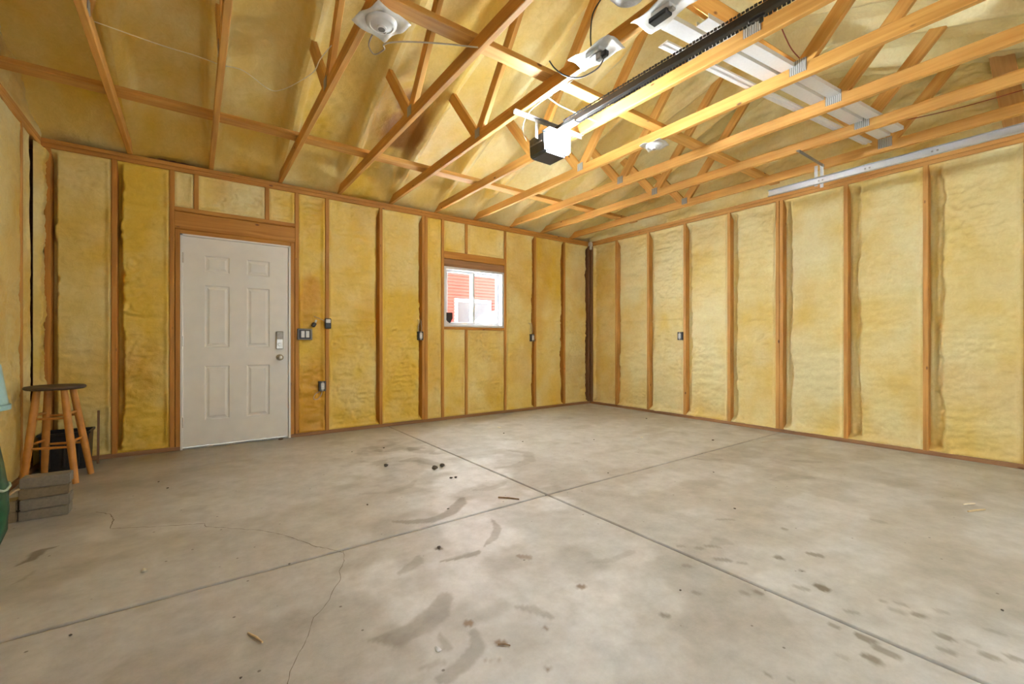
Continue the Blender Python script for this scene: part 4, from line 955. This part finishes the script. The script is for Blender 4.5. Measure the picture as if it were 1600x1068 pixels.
# ------------------------------------------------------------------ litter on the slab
def chunk(name, x, y, s, mat, label, cat, seed, flat=0.6, long=1.0, group=None):
    rnd = random.Random(seed); b = bmesh.new(); bmesh.ops.create_icosphere(b, subdivisions=1, radius=1)
    a = rnd.uniform(0, PI); R = Matrix.Rotation(a, 3, 'Z')
    for v in b.verts:
        q = v.co*rnd.uniform(0.72, 1.15); v.co = R@Vector((q.x*s*long, q.y*s, q.z*s*flat))
    lo = min(v.co.z for v in b.verts); b.verts.index_update()
    m = MB().add([(v.co.x+x, v.co.y+y, v.co.z-lo+0.001) for v in b.verts], [[v.index for v in f.verts] for f in b.faces]); b.free()
    return tag(m.build(name, mat, None, (x, y, 0)), label, cat, group)
def stick(name, p, q, r, mat, label):
    o = MB().tube([(p[0], p[1], r+0.001), ((p[0]+q[0])/2+0.003, (p[1]+q[1])/2, r+0.002), (q[0], q[1], r+0.001)], [r*0.8, r, r*0.7], 7).build(name, mat); return tag(o, label, 'stick')
chunk('stone', 1.575, 3.235, 0.030, 'stone', 'larger dark crumb of the pair lying on the scuffed patch of floor', 'crumb', 1)
chunk('stone', 1.660, 3.275, 0.026, 'stone', 'smaller dark crumb of the pair lying on the scuffed patch of floor', 'crumb', 2)
chunk('stone', 1.288, 3.555, 0.022, 'stone', 'dark crumb on the floor left of the scuffed patch', 'crumb', 3)
chunk('stone', 1.575, 2.955, 0.015, 'stone', 'left one of two little crumbs in front of the larger pair', 'crumb', 4, group='two little crumbs')
chunk('stone', 1.608, 2.945, 0.013, 'stone', 'right one of two little crumbs in front of the larger pair', 'crumb', 5, group='two little crumbs')
stick('twig', (1.63, 2.40), (1.72, 2.29), 0.006, 'twig', 'dark twig lying across the floor cut left of the joint crossing')
chunk('stone', 0.994, 1.992, 0.012, 'stone', 'dark crumb in the middle of the near slab', 'crumb', 8, 0.4)
chunk('paint_chip', 0.662, 1.335, 0.012, 'white_plastic', 'bright white chip on the near slab', 'chip', 9, 0.2, 1.7)
stick('straw', (0.155, 1.80), (0.19, 1.715), 0.004, 'straw', 'thin pale stick on the near slab at the lower left')
chunk('wood_chip', -0.18, 2.571, 0.015, 'chip', 'pale yellow chip on the floor left of the long crack', 'chip', 10, 0.4)
stick('wood_sliver', (3.93, 0.565), (4.02, 0.525), 0.006, 'chip', 'pale wood sliver on the floor at the right edge, the lighter of two')
stick('wood_sliver', (3.80, 0.525), (3.93, 0.47), 0.006, 'straw', 'brown wood sliver on the floor at the right edge, the darker of two')
chunk('dry_leaf', 0.745, 5.20, 0.030, 'leaf', 'brown dry leaf on the floor under the door knob', 'leaf', 11, 0.3, 1.4)
chunk('paper_scrap', 2.99, 4.382, 0.025, 'chip', 'pale scrap on the far floor below the window', 'scrap', 12, 0.15, 2.0)
stick('bent_wire', (0.838, 1.235), (0.868, 1.205), 0.003, 'twig', 'small curled twig among the brown spots on the near floor')
chunk('wood_chip', 3.93, 3.02, 0.016, 'chip', 'pale chip on the floor in front of the right wall', 'chip', 14, 0.2, 1.8)
rnd = random.Random(77)
spots = [(2.842, 4.074, 'on the far right slab, below the window'), (2.764, 3.615, 'on the far right slab, in front of the one below the window'), (3.428, 3.244, 'in the middle of the far right slab'),
         (1.50, 4.192, 'at the far edge of the scuffed patch'), (1.204, 4.222, 'midway between the door and the scuffed patch'), (0.889, 2.785, 'on the far left slab, left of the wet crescent'),
         (1.273, 2.427, 'lying on the wet crescent beside the joint'), (-0.211, 4.15, 'in front of the door, the farther of two'), (-0.15, 3.931, 'in front of the door, the nearer of two'),
         (2.644, 2.352, 'just right of the joint crossing'), (3.334, 1.871, 'on the near right slab, towards the right wall'), (2.709, 1.384, 'on the near right slab, above the footprints'),
         (0.116, 1.575, 'at the bottom edge, left of the crack'), (2.513, 0.255, 'at the right edge of the photo, beyond the footprints'), (-0.351, 2.157, 'just below the joint at the left edge'),
         (1.633, 1.06, 'on the near left slab, left of the diagonal joint'), (4.419, 2.487, 'by the right end of the joint'), (4.954, 3.727, 'close to the right wall, near the metal boxed outlet')]
for k, (x, y, lb) in enumerate(spots):
    s = 0.0035+0.0013*math.hypot(x, y)*rnd.uniform(0.6, 1.2)
    chunk('crumb', x, y, s, 'stone', 'tiny dark crumb '+lb, 'crumb', 200+k, 0.5, rnd.uniform(1, 1.6), 'tiny crumbs scattered on the floor')
tw = MB().tube(spline([(-0.97, 4.50, 0.008), (-0.985, 4.42, 0.02), (-1.0, 4.34, 0.012), (-1.01, 4.27, 0.01)]), 0.008, 7).build('bent_stick', 'straw'); tag(tw, 'pale stick on the floor at the foot of the stool, by the left wall', 'stick')
